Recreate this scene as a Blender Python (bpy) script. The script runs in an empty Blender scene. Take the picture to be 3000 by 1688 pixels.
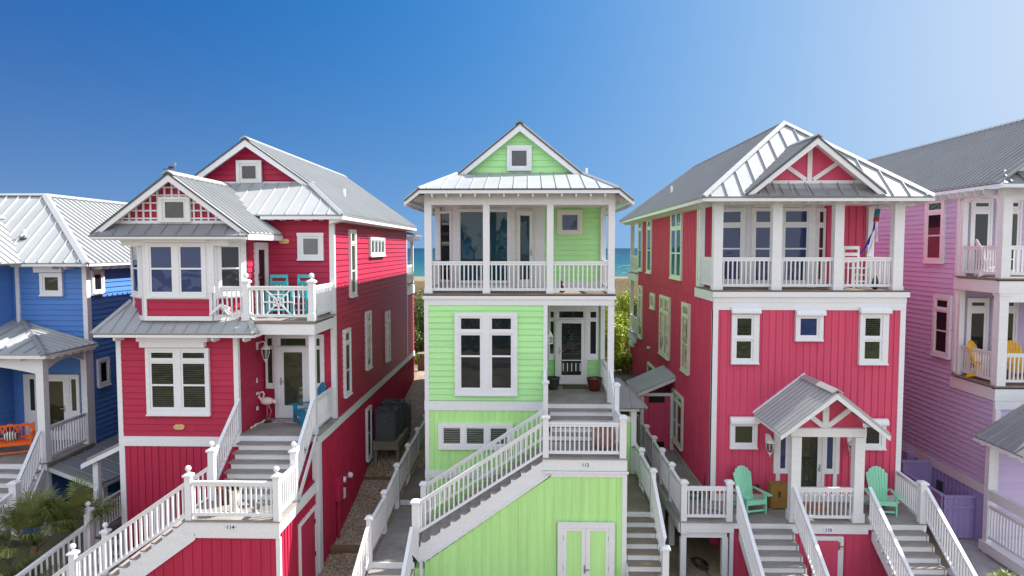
import bpy, bmesh, math, random
from mathutils import Vector, Matrix, noise
random.seed(7)
R = math.radians
sc = bpy.context.scene
# ---------------------------------------------------------------- camera, sky, sun
cam_d = bpy.data.cameras.new('camera'); cam = bpy.data.objects.new('camera', cam_d)
sc.collection.objects.link(cam); sc.camera = cam
cam_d.sensor_width = 36; cam_d.lens = 24.0; cam_d.clip_start = .1; cam_d.clip_end = 60000
cam.location = (0, 0, 0)
cam.rotation_euler = (R(90) - math.atan(117 / 2000), 0, math.atan(50 / 2000))
sc.render.resolution_x = 1024; sc.render.resolution_y = 576
sc.cycles.max_bounces = 10; sc.cycles.diffuse_bounces = 6
sc.view_settings.view_transform = 'Standard'; sc.view_settings.look = 'None'
sc.view_settings.exposure = 1.2; sc.view_settings.gamma = 1
SKYK = 5.0                               # radiance scale of the sky, like the Sky Texture's own units
SUN_EL, SUN_AZ = R(46.5), R(22)          # azimuth measured from +X towards +Y (the sea)
sd = Vector((math.cos(SUN_EL) * math.cos(SUN_AZ), math.cos(SUN_EL) * math.sin(SUN_AZ), math.sin(SUN_EL)))
sun_d = bpy.data.lights.new('sun', 'SUN'); sun_d.energy = 4.4; sun_d.angle = R(.5); sun_d.color = (1, .95, .87)
sun = bpy.data.objects.new('sun', sun_d); sc.collection.objects.link(sun)
sun.rotation_euler = sd.to_track_quat('Z', 'Y').to_euler(); sun.location = (40, 0, 60)
world = bpy.data.worlds.new('World'); sc.world = world; world.use_nodes = True
wn, wl = world.node_tree.nodes, world.node_tree.links
bg = wn['Background']
sky = wn.new('ShaderNodeTexSky'); sky.sky_type = 'NISHITA'; sky.sun_disc = False
sky.sun_elevation = SUN_EL; sky.sun_rotation = math.pi / 2 - SUN_AZ
sky.air_density = 1.0; sky.dust_density = 1.0; sky.ozone_density = 1.0; sky.altitude = 0
bg.inputs[1].default_value = .12
# the clear air is a deep blue away from the sun, milky towards it; inland and overhead it is brightened as added fill
def wmath(op, a, b=None, clamp=False):
    n = wn.new('ShaderNodeMath'); n.operation = op; n.use_clamp = clamp
    for i, v in enumerate((a, b)):
        if v is None: continue
        if isinstance(v, (int, float)): n.inputs[i].default_value = v
        else: wl.new(v, n.inputs[i])
    return n.outputs[0]
def ramp(nodes, links, src, stops, interp='LINEAR'):
    n = nodes.new('ShaderNodeValToRGB'); n.color_ramp.interpolation = interp
    e = n.color_ramp.elements
    while len(e) < len(stops): e.new(.5)
    for el, (p, c) in zip(e, stops):
        el.position = p; el.color = (*c, 1) if len(c) == 3 else c
    links.new(src, n.inputs[0]); return n
def wmix(fac, a, b, blend='MIX'):
    n = wn.new('ShaderNodeMix'); n.data_type = 'RGBA'; n.blend_type = blend
    for i, v in ((0, fac), (6, a), (7, b)):
        if isinstance(v, (int, float)): n.inputs[i].default_value = v
        elif isinstance(v, tuple): n.inputs[i].default_value = (*v, 1)
        else: wl.new(v, n.inputs[i])
    return n.outputs[2]
tc = wn.new('ShaderNodeTexCoord')
vn = wn.new('ShaderNodeVectorMath'); vn.operation = 'NORMALIZE'; wl.new(tc.outputs['Generated'], vn.inputs[0])
vd = wn.new('ShaderNodeVectorMath'); vd.operation = 'DOT_PRODUCT'; wl.new(vn.outputs[0], vd.inputs[0]); vd.inputs[1].default_value = (1, 0, 0)
sx0 = wn.new('ShaderNodeSeparateXYZ'); wl.new(vn.outputs[0], sx0.inputs[0])
t_ = wmath('MULTIPLY_ADD', vd.outputs['Value'], .5); t_.node.inputs[2].default_value = .5
grad = ramp(wn, wl, t_, [(0, (0.015, 0.073, 0.247)), (0.2, (0.000, 0.073, 0.305)), (0.35, (0.003, 0.120, 0.384)), (0.5, (0.033, 0.192, 0.501)), (0.65, (0.174, 0.348, 0.609)), (0.8, (0.486, 0.573, 0.696)), (1, (0.725, 0.725, 0.725))], 'B_SPLINE')
low = wmath('POWER', wmath('SUBTRACT', 1.0, wmath('ABSOLUTE', sx0.outputs[2]), True), 6)
c_low = wmix(wmath('MULTIPLY', low, .62), grad.outputs[0], (0.218, 0.377, 0.580))
back = wmath('MULTIPLY', sx0.outputs[1], -1.6, True)
c_bk = wmix(wmath('MULTIPLY', back, .9), c_low, (1.12, 1.14, 1.2))  # sky behind the camera raised as added fill for the house fronts
zen = wmath('MULTIPLY', wmath('SUBTRACT', sx0.outputs[2], .55), 2.2, True)
c_z = wmix(wmath('MULTIPLY', zen, .75), c_bk, (.62, .74, .95))  # unseen zenith raised as added fill for the passages
sc4 = wmix(1.0, c_z, (SKYK, SKYK, SKYK), 'MULTIPLY')
wl.new(wmix(.015, sc4, sky.outputs[0]), bg.inputs[0])

# ---------------------------------------------------------------- materials
MATS = {}
def mat_new(name):
    m = bpy.data.materials.new(name); m.use_nodes = True
    nt = m.node_tree; b = nt.nodes['Principled BSDF']; MATS[name] = m
    return m, nt, nt.nodes, nt.links, b
def tcoord(nt, scale=(1, 1, 1), kind='Object'):
    c = nt.nodes.new('ShaderNodeTexCoord'); mp = nt.nodes.new('ShaderNodeMapping')
    mp.inputs['Scale'].default_value = scale; nt.links.new(c.outputs[kind], mp.inputs[0]); return mp.outputs[0]
def nz(nt, vec, scale, detail=4, rough=.55):
    n = nt.nodes.new('ShaderNodeTexNoise'); n.inputs['Scale'].default_value = scale
    n.inputs['Detail'].default_value = detail; n.inputs['Roughness'].default_value = rough
    nt.links.new(vec, n.inputs['Vector']); return n.outputs[0]
def bump(nt, b, h, s, d=.01):
    n = nt.nodes.new('ShaderNodeBump'); n.inputs['Strength'].default_value = s; n.inputs['Distance'].default_value = d
    nt.links.new(h, n.inputs['Height']); nt.links.new(n.outputs[0], b.inputs['Normal']); return n
def mixc(nt, fac, a, bb, blend='MIX'):
    n = nt.nodes.new('ShaderNodeMix'); n.data_type = 'RGBA'; n.blend_type = blend
    for i, v in ((0, fac), (6, a), (7, bb)):
        if isinstance(v, (int, float)): n.inputs[i].default_value = v
        elif isinstance(v, tuple): n.inputs[i].default_value = (*v, 1)
        else: nt.links.new(v, n.inputs[i])
    return n.outputs[2]
def paint(name, col, rough=.5, var=.07, grain=.3, gdir=(1, 1, 14)):
    m, nt, N, L, b = mat_new(name)
    v = tcoord(nt, (1, 1, 1), 'Object'); g = tcoord(nt, gdir, 'Object')
    a = nz(nt, tcoord(nt, (.25, .25, 5.6) if gdir[2] > 1 else (5, 5, .25)), 1.0, 5, .7); c = nz(nt, g, 9, 3)
    dk = tuple(x * (1 - var * 1.6) for x in col); lt = tuple(min(1, x * (1 + var) + .004) for x in col)
    r1 = ramp(N, L, a, [(.3, dk), (.7, lt)])
    r2 = ramp(N, L, c, [(.3, (.9, .9, .9)), (.7, (1, 1, 1))])
    L.new(mixc(nt, 1.0, r1.outputs[0], r2.outputs[0], 'MULTIPLY'), b.inputs['Base Color'])
    b.inputs['Roughness'].default_value = rough; b.inputs['Specular IOR Level'].default_value = .25
    bump(nt, b, c, grain, .004); return m
def plain(name, col, rough=.5, metal=0, var=.1):
    m, nt, N, L, b = mat_new(name)
    a = nz(nt, tcoord(nt), 6, 3)
    r = ramp(N, L, a, [(.3, tuple(x * (1 - var) for x in col)), (.7, tuple(min(1, x * (1 + var)) for x in col))])
    L.new(r.outputs[0], b.inputs['Base Color']); b.inputs['Roughness'].default_value = rough
    b.inputs['Metallic'].default_value = metal; return m
CRIM = paint('crimson_paint', (.46, .024, .074)); CRIM_B = paint('crimson_batten_paint', (.46, .024, .074), gdir=(14, 14, 1))
PINK = paint('raspberry_paint', (.66, .08, .165), gdir=(14, 14, 1))
GREEN = paint('mint_green_paint', (.47, .86, .38)); GREEN_B = paint('mint_green_batten_paint', (.51, .86, .34), gdir=(14, 14, 1))
BLUE = paint('blue_paint', (.085, .23, .60)); LAV = paint('lavender_paint', (.60, .50, .74))
LAV_B = paint('purple_fence_paint', (.42, .36, .66), gdir=(14, 14, 1))
WHITE = paint('white_trim_paint', (.78, .79, .82), .42, .035, .12, (3, 3, 3))
WHITE2 = paint('white_vinyl', (.80, .81, .84), .3, .02, .03, (3, 3, 3))
AGED_BOUNCE = paint('aged_bounce_tinted_white', (.74, .75, .66), .45, .1, .1, (3, 3, 3))  # aged white; on white trims the green bounce light is in the colour
TEAL = plain('turquoise_paint', (.01, .42, .46), .4); SEAF = plain('seafoam_plastic', (.27, .68, .46), .5, 0, .06)
BLUECH = plain('azure_chair_paint', (.01, .20, .36), .4); ORANGE = plain('orange_paint', (.80, .13, .01), .4)
YELLOW = plain('yellow_paint', (.75, .42, .01), .45); BLACK = plain('black_plastic', (.02, .02, .022), .4)
DGREY = plain('dark_grey_metal', (.07, .075, .08), .45, .3); BRASS = plain('hinge_metal', (.35, .25, .16), .4, .6)
STEEL = plain('brushed_steel', (.45, .46, .48), .3, .9); PLWHITE = plain('white_plastic', (.8, .8, .8), .35)
GLOW = plain('yellowed_lens', (.72, .55, .25), .3); CARD = plain('brown_cardboard', (.26, .135, .03), .8)
TERRA = plain('dusty_terracotta', (.34, .19, .17), .7, 0, .25); OXB = plain('oxblood_glaze', (.10, .018, .012), .15)
DGLAZE = plain('dark_green_glaze', (.03, .045, .04), .18); STONE = plain('cast_stone', (.66, .60, .52), .8)
REDF = plain('red_petals', (.62, .01, .02), .6); SOIL = plain('potting_soil', (.05, .035, .025), .95)
MATB = plain('brown_coir', (.10, .06, .035), .95, 0, .4); MATR = plain('terracotta_mat', (.42, .15, .08), .9, 0, .5)
HOSE = plain('blue_green_hose', (.02, .10, .15), .4); BLACKCL = plain('black_cable', (.015, .015, .015), .5)
FLAM = plain('pale_pink_resin', (.80, .62, .62), .5); FLEG = plain('pink_resin', (.70, .25, .28), .5)
BIRD = plain('pigeon_feathers', (.16, .16, .19), .7, 0, .5); BIRDD = plain('dark_feathers', (.03, .03, .04), .6)
CATM = plain('dark_brown_figurine', (.045, .018, .014), .5); NUMB = plain('navy_lettering', (.01, .07, .28), .4)
FLAGB = plain('royal_blue_nylon', (.02, .05, .50), .6); FLAGW = plain('white_nylon', (.82, .82, .88), .6)
FLAGT = plain('teal_print_nylon', (.02, .16, .24), .6, 0, .5); FLAGR = plain('red_nylon', (.5, .02, .03), .6)
BLIND = plain('pale_blind', (.55, .58, .5), .7); CURT = plain('grey_curtain', (.5, .5, .5), .9)
DARKIN = plain('dark_interior', (.012, .012, .014), .9); SCREEN = plain('grey_insect_screen', (.11, .11, .12), .75)  # DARKIN paints in the shade behind panes and gaps
LOUV = plain('grey_green_louvre', (.16, .18, .13), .6)
OLDWOOD = None
def weathered(name, c0, c1, gscale=(1.2, 22, 22), rough=.85):
    m, nt, N, L, b = mat_new(name)
    g = nz(nt, tcoord(nt, gscale), 3.2, 6, .65); a = nz(nt, tcoord(nt), 1.1, 4)
    r1 = ramp(N, L, g, [(.25, c0), (.72, c1)])
    r2 = ramp(N, L, a, [(.3, (.68, .68, .68)), (.72, (1.1, 1.1, 1.1))])
    L.new(mixc(nt, 1.0, r1.outputs[0], r2.outputs[0], 'MULTIPLY'), b.inputs['Base Color'])
    b.inputs['Roughness'].default_value = rough; bump(nt, b, g, .6, .006); return m
DECK = weathered('weathered_decking', (.17, .15, .135), (.42, .39, .365))
DECKD = weathered('brown_decking', (.14, .11, .085), (.33, .27, .215))
TIMBER = weathered('brown_timber', (.11, .06, .03), (.33, .21, .12))
GTIMB = weathered('green_grey_timber', (.14, .13, .10), (.32, .29, .22))
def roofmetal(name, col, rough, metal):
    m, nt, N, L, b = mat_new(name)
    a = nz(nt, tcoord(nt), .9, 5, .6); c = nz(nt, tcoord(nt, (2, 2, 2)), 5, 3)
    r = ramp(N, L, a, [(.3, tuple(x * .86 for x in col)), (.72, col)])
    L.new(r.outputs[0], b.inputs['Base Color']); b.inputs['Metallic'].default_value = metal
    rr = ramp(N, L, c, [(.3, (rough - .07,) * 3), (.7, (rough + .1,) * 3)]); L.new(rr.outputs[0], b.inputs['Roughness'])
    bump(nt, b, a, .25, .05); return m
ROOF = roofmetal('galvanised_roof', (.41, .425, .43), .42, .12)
ROOFD = roofmetal('dull_and_shaded_roof', (.27, .275, .285), .45, .12)  # grey metal; also paints shade onto slopes turned from the sun and overhung skirts
def glassmat(name, col, wav=.25, sc_=1.6):
    m, nt, N, L, b = mat_new(name)
    b.inputs['Base Color'].default_value = (*col, 1); b.inputs['Roughness'].default_value = .015
    b.inputs['IOR'].default_value = 1.5
    bump(nt, b, nz(nt, tcoord(nt), sc_, 1.5), wav, .02); return m
GLASS = glassmat('dark_window_glass', (.012, .016, .02))
GLASST = glassmat('teal_reflection_glass', (.012, .05, .07), .5, 1.2)  # teal reflection put into the glass colour
GLASSB = glassmat('blue_reflection_glass', (.02, .04, .13), .7, 2.0)  # blue reflection put into the glass colour
GLASSG = glassmat('green_reflection_glass', (.03, .04, .022), .4, 2.0)  # green reflection put into the glass colour
def clearglass():
    m, nt, N, L, b = mat_new('clear_window_glass')
    N.remove(b); out = [n for n in N if n.type == 'OUTPUT_MATERIAL'][0]
    t = N.new('ShaderNodeBsdfTransparent'); t.inputs[0].default_value = (.72, .76, .76, 1)
    g = N.new('ShaderNodeBsdfGlossy'); g.inputs['Roughness'].default_value = .015
    bm = N.new('ShaderNodeBump'); bm.inputs['Strength'].default_value = .3; bm.inputs['Distance'].default_value = .02
    L.new(nz(nt, tcoord(nt), 1.6, 1.5), bm.inputs['Height']); L.new(bm.outputs[0], g.inputs['Normal'])
    f = N.new('ShaderNodeFresnel'); f.inputs[0].default_value = 1.5
    x = N.new('ShaderNodeMixShader'); L.new(f.outputs[0], x.inputs[0]); L.new(t.outputs[0], x.inputs[1]); L.new(g.outputs[0], x.inputs[2])
    L.new(x.outputs[0], out.inputs[0]); return m
CLEAR = clearglass()
def leafmat(name, c0, c1):
    m, nt, N, L, b = mat_new(name)
    i = N.new('ShaderNodeObjectInfo'); a = nz(nt, tcoord(nt), 2.2, 4, .6)
    r = ramp(N, L, a, [(.3, c0), (.7, c1)]); L.new(r.outputs[0], b.inputs['Base Color'])
    b.inputs['Roughness'].default_value = .5
    b.inputs['Transmission Weight'].default_value = 0; return m
LEAFY = leafmat('sunlit_yellow_green_leaves', (.16, .24, .008), (.46, .54, .03)); LEAFD = leafmat('dark_green_leaves', (.03, .06, .01), (.13, .19, .02))  # LEAFY is brightened: sunlight put into the leaf colour
PALM = leafmat('palmetto_leaves', (.05, .075, .015), (.20, .22, .05)); POTL = leafmat('pot_plant_leaves', (.03, .07, .01), (.12, .18, .02))
GRASSM = leafmat('dune_grass_blades', (.26, .21, .10), (.55, .45, .28)); PALMY = leafmat('bright_palmetto_leaves', (.12, .18, .02), (.36, .42, .10))

# ---------------------------------------------------------------- mesh builder
WO = {}
CAMO = Vector((0, 0, 0))
class MB:
    def __init__(s): s.v = []; s.f = []; s.sm = []
    def add(s, vs, fs, smooth=False):
        n = len(s.v); s.v += [tuple(v) for v in vs]; s.f += [tuple(i + n for i in f) for f in fs]; s.sm += [smooth] * len(fs); return s
    def box(s, x0, x1, y0, y1, z0, z1):
        return s.add([(x, y, z) for z in (z0, z1) for y in (y0, y1) for x in (x0, x1)],
                     [(0, 2, 3, 1), (4, 5, 7, 6), (0, 1, 5, 4), (2, 6, 7, 3), (0, 4, 6, 2), (1, 3, 7, 5)])
    def hexa(s, a, b):   # two matching quads
        n = len(a); fs = [tuple(range(n))[::-1], tuple(range(n, 2 * n))] + [(i, (i + 1) % n, n + (i + 1) % n, n + i) for i in range(n)]
        return s.add(list(a) + list(b), fs)
    def prism(s, poly, vec):
        vec = Vector(vec); return s.hexa([Vector(p) for p in poly], [Vector(p) + vec for p in poly])
    def beam(s, p0, p1, w, h):
        p0, p1 = Vector(p0), Vector(p1); d = p1 - p0; hd = Vector((d.x, d.y, 0))
        if hd.length < 1e-6: return s.box(p0.x - w / 2, p0.x + w / 2, p0.y - h / 2, p0.y + h / 2, min(p0.z, p1.z), max(p0.z, p1.z))
        sv = Vector((-hd.y, hd.x, 0)).normalized() * w / 2; uv = Vector((0, 0, h / 2))
        q = lambda p: [p - sv - uv, p + sv - uv, p + sv + uv, p - sv + uv]
        return s.hexa(q(p0), q(p1))
    def bar(s, p0, p1, w, t, up=(0, 0, 1)):   # generic oriented bar, square ends
        p0, p1 = Vector(p0), Vector(p1); d = (p1 - p0).normalized(); sv = d.cross(Vector(up))
        if sv.length < 1e-4: sv = d.cross(Vector((1, 0, 0)))
        sv.normalize(); uv = sv.cross(d).normalized(); sv = sv * w / 2; uv = uv * t / 2
        q = lambda p: [p - sv - uv, p + sv - uv, p + sv + uv, p - sv + uv]
        return s.hexa(q(p0), q(p1))
    def lathe(s, c, prof, n=20, smooth=True):   # prof: (r,z)
        vs = []; fs = []
        for r, z in prof:
            for k in range(n):
                a = 2 * math.pi * k / n; vs.append((c[0] + r * math.cos(a), c[1] + r * math.sin(a), c[2] + z))
        for i in range(len(prof) - 1):
            for k in range(n): fs.append((i * n + k, i * n + (k + 1) % n, (i + 1) * n + (k + 1) % n, (i + 1) * n + k))
        if prof[0][0] > 1e-4: fs.append(tuple(range(n))[::-1])
        if prof[-1][0] > 1e-4: fs.append(tuple((len(prof) - 1) * n + k for k in range(n)))
        return s.add(vs, fs, smooth)
    def ball(s, c, r, n=14, sq=(1, 1, 1)):
        vs = []; fs = []; m = n // 2
        for i in range(m + 1):
            t = math.pi * i / m
            for k in range(n):
                a = 2 * math.pi * k / n
                vs.append((c[0] + r * sq[0] * math.sin(t) * math.cos(a), c[1] + r * sq[1] * math.sin(t) * math.sin(a), c[2] + r * sq[2] * math.cos(t)))
        for i in range(m):
            for k in range(n): fs.append((i * n + k, (i + 1) * n + k, (i + 1) * n + (k + 1) % n, i * n + (k + 1) % n))
        return s.add(vs, fs, True)
    def tube(s, pts, r, n=8):
        pts = [Vector(p) for p in pts]; rs = r if isinstance(r, (list, tuple)) else [r] * len(pts); vs = []; fs = []
        for i, p in enumerate(pts):
            d = (pts[min(i + 1, len(pts) - 1)] - pts[max(i - 1, 0)]).normalized()
            a = d.cross(Vector((.13, .27, .95))); a.normalize(); b = d.cross(a)
            for k in range(n):
                t = 2 * math.pi * k / n; vs.append(p + (a * math.cos(t) + b * math.sin(t)) * rs[i])
        for i in range(len(pts) - 1):
            for k in range(n): fs.append((i * n + k, i * n + (k + 1) % n, (i + 1) * n + (k + 1) % n, (i + 1) * n + k))
        fs.append(tuple(range(n))[::-1]); fs.append(tuple((len(pts) - 1) * n + k for k in range(n)))
        return s.add(vs, fs, True)
    def build(s, name, mat, parent=None, local=False, recalc=True, **kw):
        me = bpy.data.meshes.new(name)
        if local or not s.v: o0 = Vector((0, 0, 0)); wo = WO.get(parent, Vector((0, 0, 0))) if parent else o0
        else:
            xs = list(zip(*s.v)); o0 = Vector([(min(a) + max(a)) / 2 for a in xs[:2]] + [min(xs[2])]); wo = o0
        me.from_pydata([tuple(Vector(v) - o0) for v in s.v], [], s.f)
        me.polygons.foreach_set('use_smooth', s.sm)
        me.materials.append(mat); me.update()
        if recalc:
            bm = bmesh.new(); bm.from_mesh(me); bmesh.ops.recalc_face_normals(bm, faces=bm.faces); bm.to_mesh(me); bm.free()
        ob = bpy.data.objects.new(name, me); sc.collection.objects.link(ob)
        if local: ob.location = (0, 0, 0); WO[ob] = wo
        else: ob.location = o0 - (WO[parent] if parent else Vector((0, 0, 0))); WO[ob] = o0
        if parent: ob.parent = parent
        for k, v in kw.items(): ob[k] = v
        return ob
def thing(name, label, cat, loc, rz=0, group=None):
    o = bpy.data.objects.new(name, None); sc.collection.objects.link(o); o.empty_display_size = .3
    o.location = loc; o.rotation_euler = (0, 0, rz); o['label'] = label; o['category'] = cat
    if group: o['group'] = group
    WO[o] = Vector(loc); return o
def tag(o, label, cat, group=None):
    o['label'] = label; o['category'] = cat
    if group: o['group'] = group
    return o
def copy_tree(o, parent=None):
    c = o.copy(); sc.collection.objects.link(c); c.parent = parent
    for ch in list(o.children): copy_tree(ch, c)
    return c

# ---------------------------------------------------------------- wall frames and architectural builders
class Fr:
    def __init__(s, o, U, N): s.o = Vector((*o, 0)); s.U = Vector((*U, 0)).normalized(); s.N = Vector((*N, 0)).normalized()
    def p(s, u, z, d=0): return s.o + s.U * u + s.N * d + Vector((0, 0, z))
def FF(Y): return Fr((0, Y), (1, 0), (0, -1))            # faces the camera, u = x
def FE(x): return Fr((x, 0), (0, 1), (1, 0))             # faces +x, u = y
def FWx(x): return Fr((x, 0), (0, 1), (-1, 0))           # faces -x, u = y
def FA(a, b, side=-1):                                    # angled facet from a to b
    d = Vector((b[0] - a[0], b[1] - a[1])); n = Vector((d.y, -d.x)); return Fr(a, d, n), d.length
def clip(poly, z0, z1):
    def half(pl, f):
        out = []
        for i in range(len(pl)):
            a, b = pl[i - 1], pl[i]; fa, fb = f(a), f(b)
            if fa >= 0: out.append(a)
            if (fa > 0 and fb < 0) or (fa < 0 and fb > 0):
                t = fa / (fa - fb); out.append((a[0] + (b[0] - a[0]) * t, a[1] + (b[1] - a[1]) * t))
        return out
    return half(half(poly, lambda p: p[1] - z0), lambda p: z1 - p[1])
def rect(u0, u1, z0, z1): return [(u0, z0), (u1, z0), (u1, z1), (u0, z1)]
def lap(fr, poly, name, mat, parent, e=.178, lip=.022, zb=None):
    mb = MB(); zs = [p[1] for p in poly]; z0, z1 = min(zs), max(zs); z = z0 if zb is None else zb
    rnd = random.Random(int(z0 * 100) + int(poly[0][0] * 10))
    while z < z1 - 1e-4:
        cg = clip(poly, max(z, z0), min(z + .013, z1)); c = clip(poly, max(z + .013, z0), min(z + e, z1))
        if len(cg) > 2: mb.add([fr.p(u, zz, -.010) for u, zz in cg], [tuple(range(len(cg)))])
        if len(c) > 2:
            off = lambda zz, z=z: lip - (lip + .006) * (zz - z) / e
            us = [q[0] for q in c]; ua, ub = min(us), max(us); cuts = []
            if ub - ua > 2.2:
                q = ua + rnd.uniform(.5, 3.4)
                while q < ub - .4: cuts.append(q); q += rnd.uniform(2.2, 3.6)
            segs = [ua - 1] + cuts + [ub + 1]
            for i_ in range(len(segs) - 1):
                sw = clip([(b_, a_) for a_, b_ in c], segs[i_] + .003, segs[i_ + 1] - .003)
                pc = [(b_, a_) for a_, b_ in sw]; jig = rnd.uniform(-.0025, .0025)
                if len(pc) < 3: continue
                mb.add([fr.p(u, zz, off(zz) + jig) for u, zz in pc], [tuple(range(len(pc)))])
                zmin = min(q[1] for q in pc); lo = [q[0] for q in pc if abs(q[1] - zmin) < 1e-5]
                if len(lo) > 1:
                    a, b = min(lo), max(lo); mb.add([fr.p(a, zmin, lip + jig), fr.p(b, zmin, lip + jig), fr.p(b, zmin, -.010), fr.p(a, zmin, -.010)], [(0, 1, 2, 3)])
            if cuts: mb.add([fr.p(u, zz, -.009) for u, zz in c], [tuple(range(len(c)))])
        z += e
    return mb.build(name, mat, parent, recalc=False)
def batten(fr, poly, name, mat, parent, sp=.2, w=.045, t=.022, u00=None, pair=False):
    mb = MB(); mb.add([fr.p(u, z, 0) for u, z in poly], [tuple(range(len(poly)))])
    us = [p[0] for p in poly]; u = (min(us) + sp * .6) if u00 is None else u00
    rnd = random.Random(3)
    while u < max(us) - w:
        uu = u + rnd.uniform(-.008, .008)
        def zr(q):
            out = []
            for i in range(len(poly)):
                a, b = poly[i - 1], poly[i]
                if (a[0] - q) * (b[0] - q) < 0: out.append(a[1] + (b[1] - a[1]) * (q - a[0]) / (b[0] - a[0]))
            return (min(out), max(out)) if len(out) > 1 else None
        z0 = zr(uu); z1 = zr(uu + w)
        if z0 and z1 and z0[1] - z0[0] > .02:
            A = [fr.p(uu, z0[0], 0), fr.p(uu + w, z1[0], 0), fr.p(uu + w, z1[1], 0), fr.p(uu, z0[1], 0)]
            mb.prism(A, fr.N * t)
        u += sp
    return mb.build(name, mat, parent)
def fbox(mb, fr, u0, u1, z0, z1, d0, d1): return mb.prism([fr.p(u0, z0, d0), fr.p(u1, z0, d0), fr.p(u1, z1, d0), fr.p(u0, z1, d0)], fr.N * (d1 - d0))
def panel(mb, fr, R0, holes, d0, d1):
    us = sorted({R0[0], R0[1], *[h[0] for h in holes], *[h[1] for h in holes]}); zs = sorted({R0[2], R0[3], *[h[2] for h in holes], *[h[3] for h in holes]})
    for i in range(len(us) - 1):
        for j in range(len(zs) - 1):
            cu, cz = (us[i] + us[i + 1]) / 2, (zs[j] + zs[j + 1]) / 2
            if any(h[0] < cu < h[1] and h[2] < cz < h[3] for h in holes): continue
            mb.add([fr.p(us[i], zs[j], d1), fr.p(us[i + 1], zs[j], d1), fr.p(us[i + 1], zs[j + 1], d1), fr.p(us[i], zs[j + 1], d1)], [(0, 1, 2, 3)])
    for h in [R0] + holes:
        for a, b in (((h[0], h[2]), (h[1], h[2])), ((h[1], h[2]), (h[1], h[3])), ((h[1], h[3]), (h[0], h[3])), ((h[0], h[3]), (h[0], h[2]))):
            mb.add([fr.p(a[0], a[1], d0), fr.p(b[0], b[1], d0), fr.p(b[0], b[1], d1), fr.p(a[0], a[1], d1)], [(0, 1, 2, 3)])
def srt(r): return (min(r[0], r[1]), max(r[0], r[1]), min(r[2], r[3]), max(r[2], r[3]))
def window(parent, fr, R0, opens, trim=WHITE, glass=GLASS, sash=.045, hood=None, blind=None, proud=.06, name='window', blind_only=None, sill=True, sashm=None, inner=None):
    """opens: list of (rect, [z splits]) - each one a sash with panes"""
    R0 = srt(R0); fr0 = fr; fr = Fr((fr.o + fr.N * .034).xy, fr.U.xy, fr.N.xy); opens = [(srt(o[0]), list(o[1]) if len(o) > 1 else []) for o in opens]
    mb = MB(); panel(mb, fr, R0, [o[0] for o in opens], -.034, proud)
    if sill: fbox(mb, fr, R0[0] - .012, R0[1] + .012, R0[2] - .03, R0[2] + .015, 0, proud + .03)
    w = mb.build(name, trim, parent, recalc=False)
    sm = MB(); gl = MB(); bk = MB(); bl = MB(); gd = MB()
    for r, sp in opens:
        zs = [r[2]] + sorted(sp) + [r[3]]; holes = []
        for i in range(len(zs) - 1):
            a = zs[i] + (sash if i == 0 else sash * .45); b = zs[i + 1] - (sash if i == len(zs) - 2 else sash * .45)
            holes.append((r[0] + sash, r[1] - sash, a, b))
        panel(sm, fr, (r[0] + .001, r[1] - .001, r[2] + .001, r[3] - .001), holes, .0, proud * .62)
        for k, h in enumerate(holes):
            dd = .022 + (.006 if k else 0)
            (gd if blind_only is not None and opens.index((r, sp)) not in blind_only else gl).add([fr.p(h[0], h[2], dd), fr.p(h[1], h[2], dd), fr.p(h[1], h[3], dd), fr.p(h[0], h[3], dd)], [(0, 1, 2, 3)])
            if blind and not (blind_only is not None and (r, k) not in [(opens[i_][0], k) for i_ in blind_only]):
                bk.add([fr.p(h[0], h[2], .004), fr.p(h[1], h[2], .004), fr.p(h[1], h[3], .004), fr.p(h[0], h[3], .004)], [(0, 1, 2, 3)])
                if blind == 'slats' or blind == 'louvre':
                    z = h[2] + .01; st = .055 if blind == 'slats' else .06
                    while z < h[3] - .015:
                        bl.add([fr.p(h[0] + .01, z, .006), fr.p(h[1] - .01, z, .006), fr.p(h[1] - .01, z + st * .62, .016), fr.p(h[0] + .01, z + st * .62, .016)], [(0, 1, 2, 3)]); z += st
                else:
                    n = 14
                    for q in range(n):
                        a = h[0] + (h[1] - h[0]) * q / n; b = h[0] + (h[1] - h[0]) * (q + 1) / n; d1 = .006 + .009 * (q % 2); d2 = .006 + .009 * ((q + 1) % 2)
                        bl.add([fr.p(a, h[2], d1), fr.p(b, h[2], d2), fr.p(b, h[3], d2), fr.p(a, h[3], d1)], [(0, 1, 2, 3)])
    sm.build('sash', sashm or (trim if trim is AGED_BOUNCE else WHITE2), w, recalc=False)
    gl.build('pane', CLEAR if blind else glass, w, recalc=False)
    if gd.v: gd.build('pane', glass, w, recalc=False)
    if blind:
        bk.build('painted_room_shade', DARKIN, w, recalc=False)  # dark sheet painted as the shade of the room behind
        bl.build('blind' if blind in ('slats', 'louvre') else 'curtain', {'slats': BLIND, 'louvre': LOUV}.get(blind, CURT), w, recalc=False)
    if hood:
        hu0, hu1, hz0, hz1 = srt(hood); h = MB(); prof = []
        for k in range(9):
            a = math.pi / 2 * k / 8; prof.append((.05 + .11 * math.sin(a), hz0 + .04 + (hz1 - hz0 - .04) * math.cos(a)))
        prof += [(.16, hz0), (.0, hz0), (0, hz1)]
        h.prism([fr.p(hu0, z, d) for d, z in prof], fr.U * (hu1 - hu0)); h.build('shutter_box', WHITE2, w)
    return w
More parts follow.
